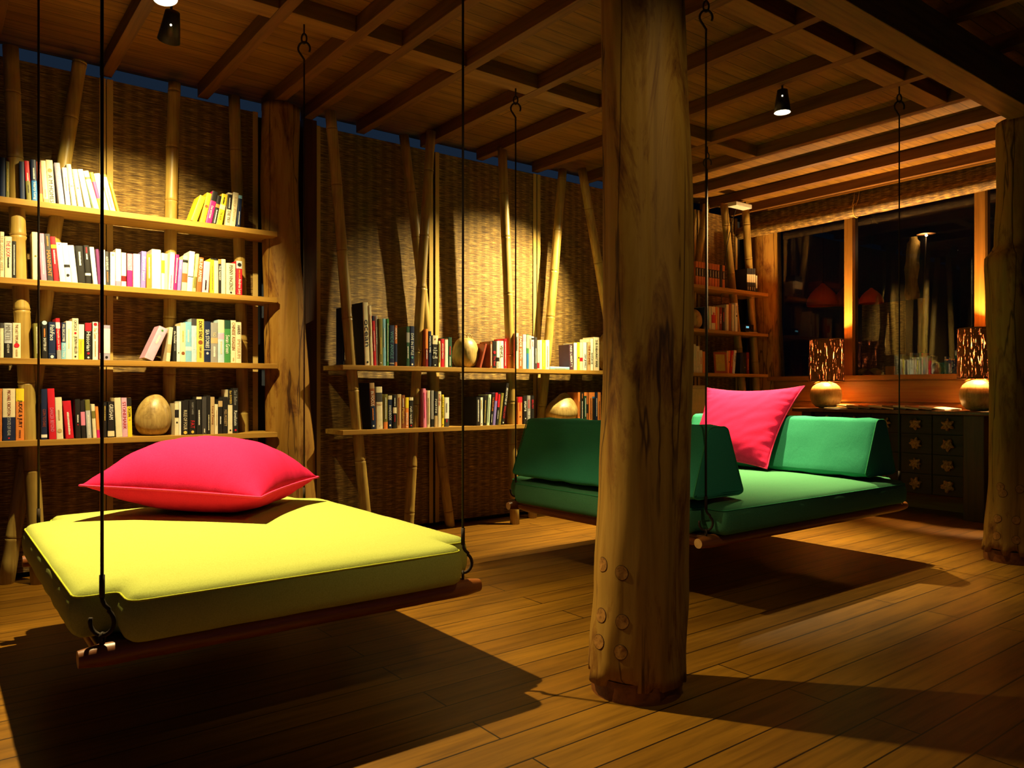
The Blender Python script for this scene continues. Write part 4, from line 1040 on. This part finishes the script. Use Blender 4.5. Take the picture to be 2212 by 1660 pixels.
# ------------------------------------------------------------------ table lamps
def table_lamp(label, px, rs, power, dx=0):
    X = 6.48; p = on_x(px, 860, X)
    t = thing('table_lamp', (X, p.y, TZ), label, 'table lamp', 'coconut table lamps')
    H = .238*rs; R = .136*rs
    pr = [(.0005, 0), (R*.35, 0), (R*.62, .012), (R*.85, H*.16), (R*.98, H*.36), (R*1.0, H*.52), (R*.94, H*.69), (R*.82, H*.82), (R*.62, H*.92), (R*.36, H*.98), (R*.15, H*1.0), (.0005, H*1.0)]
    def fn(q, a, s, r, z):
        k = 1+.03*cos(3*a+px)+.03*noise.noise(Vector((cos(a)*2+px, sin(a)*2, z*8)))
        return Vector((q.x*k, q.y*k, q.z))
    bm = B(); lathe(bm, pr, 48, fn=fn); put('coconut_base', bm, M['coco'], t, smooth=True)
    bm = B(); lathe(bm, [(.009, H-.01), (.009, H+.06)], 14); put('stem', bm, M['bamboo'], t, smooth=True)
    bm = B()
    for s_ in (-1, 1):
        tube(bm, [(-.02, s_*.012, H-.004), (-.03, s_*.03, H+.012), (-.045, s_*.055, H-.002), (-.055, s_*.085, H-.016)], .004, 6)
    tube(bm, [(-.01, .02, H), (-.015, .03, H+.03), (-.02, .035, H+.045)], .005, 6)
    put('twig_tie', bm, M['bamboo'], t, smooth=True)
    z0, z1, Rs = H+.006, H+.006+.375*rs, .148*rs
    bm = B()
    for (r1, flip) in ((Rs, 1), ):
        rg = lathe(bm, [(r1*1.0, z0), (r1*1.0, z0+.1), (r1*.99, (z0+z1)/2), (r1*.975, z1)], 64, capb=False, capt=False)
    sh = put('lampshade', bm, M['shade'], t, smooth=True)
    for zz, rr in ((z0, Rs), (z1, Rs*.975)):
        bm = B(); tube(bm, [(rr*cos(2*pi*k/48), rr*sin(2*pi*k/48), zz) for k in range(48)], .0045, 6, closed=True)
        put('rim', bm, M['darkwood'], t, smooth=True)
    # stitch holes along rims and seam that let the bulb light through
    bm = B()
    def dot(a, z, s=.0022):
        r_ = Rs*1.004
        c_ = Vector((r_*cos(a), r_*sin(a), z)); ta = Vector((-sin(a), cos(a), 0))
        v = [bm.verts.new(c_+ta*s*cos(2*pi*k/6)+Vector((0, 0, s*sin(2*pi*k/6)))) for k in range(6)]
        bm.faces.new(v)
    for k in range(110): dot(2*pi*k/110, z0+.016); dot(2*pi*k/110, z1-.018)
    # the seam faces the room
    a0 = atan2(-p.y, -X)
    for k in range(42):
        z = z0+.02+(z1-z0-.04)*k/41
        dot(a0-.08+.10*dx, z, .0026); dot(a0+.10+.10*dx, z, .0026)
    put('stitch_row', bm, M['stitch'], sh)
    bm = B(); bmesh.ops.create_uvsphere(bm, u_segments=16, v_segments=10, radius=.028)
    bmesh.ops.translate(bm, verts=bm.verts, vec=(0, 0, H+.17)); put('bulb', bm, M['bulb'], t, smooth=True)
    ld = bpy.data.lights.new('lamp', 'POINT'); ld.energy = power; ld.color = LAMP; ld.shadow_soft_size = .03
    lo = bpy.data.objects.new('lamp_glow', ld); COL.objects.link(lo); lo.parent = t; lo.location = (0, 0, H+.215)
table_lamp('coconut table lamp at the left end of the console table', 1785, 1.0, 250, .2)
table_lamp('larger coconut table lamp at the right end of console, by the knobbly column', 2116, 1.03, 250, -.1)

# ------------------------------------------------------------------ magazines fanned on the table
cols = [('cream',(.62,.50,.30)),('tan',(.50,.34,.18)),('brown',(.30,.16,.07)),('red-edged',(.50,.15,.07)),('buff',(.66,.52,.34)),('dark',(.12,.08,.05)),('pale',(.70,.60,.44)),('rust',(.45,.20,.08)),('ivory',(.72,.62,.46))]
y = 3.50
for k, (nm, c) in enumerate(cols):
    bm = B(); w, L = .205, .265
    box(bm, 0, L, 0, w, 0, .010, bevel=.001)
    m_ = tag(put('magazine', bm, cmat(c, .3, .5)), '%s magazine, %s from the left in the fan on the console table' % (nm, ordn[k]), 'magazine', 'magazines fanned on the console table')
    bm = B(); box(bm, .002, L+.0015, .003, w-.003, .0012, .0088); put('page_block', bm, M['paper'], m_)
    # each rests on the one laid before it
    m_.rotation_euler = (radians(6.8 if k else 0), 0, radians([4, -3, 2, -2, 5, -4, 1, 3, -3][k]))
    m_.location = (6.32, y-.10*k, TZ+.001+(.0005 if k else 0))
    if k == 0: m_.location.z = TZ+.0008
# ------------------------------------------------------------------ small things on the far right shelves
t = thing('radio', (on_y(1607, 700, 4.60).x, 4.60, LV[2]+.0005), 'small black player with a blue display on the far right bookcase', 'radio')
boxo('radio_body', (-.06, .075, -.06, .06, 0, .085), M['tin'], t)
bm = B(); box(bm, -.048, -.005, -.0615, -.0601, .048, .066); put('display', bm, emit('radio display', (.25,.75,.9), .7), t)
bm = B(); tube(bm, [(.035, -.061, .05), (.035, -.067, .05)], .014, 16); put('knob', bm, M['iron'], t)
o = book(.010, .14, .10, C_['tan'], [], 'thin tan book lying flat beside the black player, far right bookcase', 'books on the far right bookcase middle shelf', (on_y(1618, 720, YM).x, YM+.0, LV[2]+.0107), pi/2)
t = thing('framed_picture', (on_y(1555, 790, 4.52).x, 4.505, LV[1]+.0005), 'red-brown frame with a dull gold picture on the far right bookcase', 'picture frame')
bm = B()
box(bm, -.075, .075, 0, .008, 0, .022, bevel=.002); box(bm, -.075, .075, 0, .008, .178, .2, bevel=.002); box(bm, -.075, -.053, 0, .008, .0225, .1775, bevel=.002); box(bm, .053, .075, 0, .008, .0225, .1775, bevel=.002)
put('frame_border', bm, cmat((.30,.06,.02)), t)
boxo('picture', (-.0535, .0535, .003, .006, .022, .178), cmat((.42,.32,.06)), t, bevel=0)
t.rotation_euler = (radians(-5), 0, radians(-14))
sp = on_y(1598, 437, 4.42)
t = thing('wall_speaker', (sp.x, 4.42, 2.74), 'pale flat loudspeaker on a bracket above the far right bookcase', 'speaker')
boxo('speaker_box', (-.12, .12, -.05, .05, -.018, .02), cmat((.70,.66,.55)), t, bevel=.006)
bm = B(); tube(bm, [(.08, 0, .02), (.08, 0, .05)], .008, 8); tube(bm, [(.06, .02, .02), (.06, .03, .05), (.11, .03, .05)], .006, 8); put('bracket', bm, M['tin'], t)
bm = B(); tube(bm, [(.02, .05, 0), (.03, .10, -.1), (.02, .16, -.35), (.0, .2, -.7), (.01, .22, -1.0)], .004, 6); put('cable', bm, M['tin'], t, smooth=True)
# storage boxes under the far right shelves
for k, (xa, xb, h, c, nm) in enumerate(((5.42, 5.70, .33, (.55,.47,.22), 'pale yellow storage box on the low shelf behind the upright pink pillow'),)):
    t = boxo('storage_box', (0, xb-xa, 0, .2, 0, h-.06), cmat(c), bevel=.004); t.location = (xa, 4.52, LV[0]+.0006)
    tag(t, nm, 'box')
    boxo('box_lid', (-.004, xb-xa+.004, -.004, .204, h-.0598, h-.03), cmat(tuple(v*.8 for v in c)), t, bevel=.003)

# ================================================================== beyond the glass, with solid objects built for window reflections
st(boxo('trim_%d' % ti, (6.92, 7.30, 1.2, 4.6, 1.10, 1.14), M['darkwood'], bevel=.004)); ti += 1
st(boxo('wall_outside', (9.6, 9.7, -1, 9, 0, 4), M['gapdark'], bevel=0))
st(boxo('floor_outside', (6.9, 9.6, -1, 9, -.1, 0), M['darkwood'], bevel=0))
bk = [(1941,766,'w','white'),(1948,768,'py','pale yellow'),(1965,763,'w','wide white'),(1969,767,'cr','cream'),(1974,768,'o','orange'),(1980,765,'lg','grey'),(1985,762,'gn','green'),(1990,763,'r','red'),(2004,769,'w','thin white'),(2009,770,'nv','navy'),(2040,771,'cr','ivory')]  # bookshelf reflection in the glass, built as solid books and a gourd
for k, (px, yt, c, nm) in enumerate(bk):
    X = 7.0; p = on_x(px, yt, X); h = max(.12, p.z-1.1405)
    o = book(.016 if 'wide' not in nm else .03, h, .11, C_[c], [('m','k',.2,.7)], '%s reflected book, built on a ledge behind the window glass' % nm, 'reflected books built behind the window', (X, p.y, 1.1405), 0, rz=-pi/2)
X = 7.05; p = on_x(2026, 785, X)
t = thing('gourd', (X, p.y, 1.1405), 'small brown reflected gourd, built on a ledge behind the window glass', 'gourd')
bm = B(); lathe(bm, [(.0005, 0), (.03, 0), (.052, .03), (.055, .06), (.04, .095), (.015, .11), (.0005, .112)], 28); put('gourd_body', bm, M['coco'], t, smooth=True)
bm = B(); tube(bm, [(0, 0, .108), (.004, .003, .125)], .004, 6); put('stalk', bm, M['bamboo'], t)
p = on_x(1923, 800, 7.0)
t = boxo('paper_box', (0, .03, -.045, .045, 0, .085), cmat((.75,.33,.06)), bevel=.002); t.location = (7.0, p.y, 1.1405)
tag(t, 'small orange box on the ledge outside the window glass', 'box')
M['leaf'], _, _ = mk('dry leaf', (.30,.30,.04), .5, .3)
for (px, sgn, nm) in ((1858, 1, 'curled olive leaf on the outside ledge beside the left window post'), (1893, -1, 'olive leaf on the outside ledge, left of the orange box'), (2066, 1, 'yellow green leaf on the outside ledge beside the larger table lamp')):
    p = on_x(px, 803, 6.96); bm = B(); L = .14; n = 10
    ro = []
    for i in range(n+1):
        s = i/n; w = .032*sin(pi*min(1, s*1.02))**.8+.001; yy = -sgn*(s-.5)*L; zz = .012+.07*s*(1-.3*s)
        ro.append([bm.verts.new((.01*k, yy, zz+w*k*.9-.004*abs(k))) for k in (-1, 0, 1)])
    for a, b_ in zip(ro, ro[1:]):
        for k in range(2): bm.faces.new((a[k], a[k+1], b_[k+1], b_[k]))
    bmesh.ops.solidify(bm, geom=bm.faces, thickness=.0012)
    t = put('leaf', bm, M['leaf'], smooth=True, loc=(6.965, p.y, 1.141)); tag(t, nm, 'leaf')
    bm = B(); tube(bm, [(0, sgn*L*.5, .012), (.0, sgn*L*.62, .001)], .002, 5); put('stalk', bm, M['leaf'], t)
# reflected coral onion shades, built as solid pendants behind the glass
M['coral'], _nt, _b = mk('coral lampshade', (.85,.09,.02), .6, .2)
for (px, yt, yb, w, nm) in ((1777, 612, 661, 66, 'largest coral onion-shaped shade reflection built behind the glass, left of the window post'), (1828, 615, 660, 52, 'coral onion-shaped shade reflection built half hidden behind the left window post'), (1882, 622, 656, 50, 'coral onion-shaped shade reflection built behind the glass, right of the window post')):
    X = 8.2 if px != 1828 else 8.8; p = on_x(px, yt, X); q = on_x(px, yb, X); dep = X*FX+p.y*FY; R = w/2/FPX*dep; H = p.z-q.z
    t = thing('pendant_reflection', (X, p.y, q.z), nm, 'pendant lamp', 'reflected coral pendant shades behind the glass')
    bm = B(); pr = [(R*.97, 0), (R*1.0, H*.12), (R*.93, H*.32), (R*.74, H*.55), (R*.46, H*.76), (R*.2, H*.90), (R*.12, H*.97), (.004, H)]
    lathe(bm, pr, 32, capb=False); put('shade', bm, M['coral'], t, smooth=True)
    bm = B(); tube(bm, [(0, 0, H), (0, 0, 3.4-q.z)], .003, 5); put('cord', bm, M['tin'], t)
st(boxo('trim_%d' % ti, (7.6, 8.9, 1.0, 5.6, 3.38, 3.44), M['darkwood'], bevel=0)); ti += 1
# reflected spotlight and driftwood, built as a disc lamp on a bamboo post
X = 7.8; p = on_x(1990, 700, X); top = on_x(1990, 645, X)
t = thing('disc_lamp_reflection', (X, p.y, 0), 'reflected disc lamp and bark slab upon a bamboo post, built behind the glass', 'lamp')
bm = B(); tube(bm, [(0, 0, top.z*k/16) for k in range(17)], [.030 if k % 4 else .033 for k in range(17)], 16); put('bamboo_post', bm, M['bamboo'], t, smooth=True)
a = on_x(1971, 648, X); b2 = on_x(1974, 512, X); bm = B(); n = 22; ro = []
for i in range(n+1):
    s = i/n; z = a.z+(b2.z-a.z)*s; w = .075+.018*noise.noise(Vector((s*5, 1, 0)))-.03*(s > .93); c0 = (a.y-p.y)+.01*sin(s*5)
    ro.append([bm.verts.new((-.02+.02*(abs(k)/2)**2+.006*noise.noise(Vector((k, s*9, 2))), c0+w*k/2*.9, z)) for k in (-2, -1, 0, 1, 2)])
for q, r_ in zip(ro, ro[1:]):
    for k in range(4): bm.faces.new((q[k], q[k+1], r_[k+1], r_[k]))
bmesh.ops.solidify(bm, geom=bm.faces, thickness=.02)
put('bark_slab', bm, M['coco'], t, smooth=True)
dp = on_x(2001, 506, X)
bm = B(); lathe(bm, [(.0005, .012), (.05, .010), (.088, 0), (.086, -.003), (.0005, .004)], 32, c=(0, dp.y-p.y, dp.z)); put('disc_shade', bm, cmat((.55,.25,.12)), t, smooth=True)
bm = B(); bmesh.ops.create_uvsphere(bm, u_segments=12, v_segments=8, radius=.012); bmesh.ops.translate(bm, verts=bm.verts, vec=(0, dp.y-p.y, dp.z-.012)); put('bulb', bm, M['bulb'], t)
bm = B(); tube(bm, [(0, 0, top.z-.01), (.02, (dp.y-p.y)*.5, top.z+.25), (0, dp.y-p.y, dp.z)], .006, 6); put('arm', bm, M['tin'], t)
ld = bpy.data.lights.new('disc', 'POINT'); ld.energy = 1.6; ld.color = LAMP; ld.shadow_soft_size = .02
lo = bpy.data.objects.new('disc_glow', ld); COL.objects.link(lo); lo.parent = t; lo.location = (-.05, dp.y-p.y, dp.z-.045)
# wicker screen behind the glass, built for a reflection
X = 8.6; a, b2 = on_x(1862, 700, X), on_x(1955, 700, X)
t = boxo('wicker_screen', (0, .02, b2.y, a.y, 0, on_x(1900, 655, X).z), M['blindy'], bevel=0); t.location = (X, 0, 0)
tag(t, 'woven wicker screen built behind the glass as a reflection, below the coral shades', 'screen')
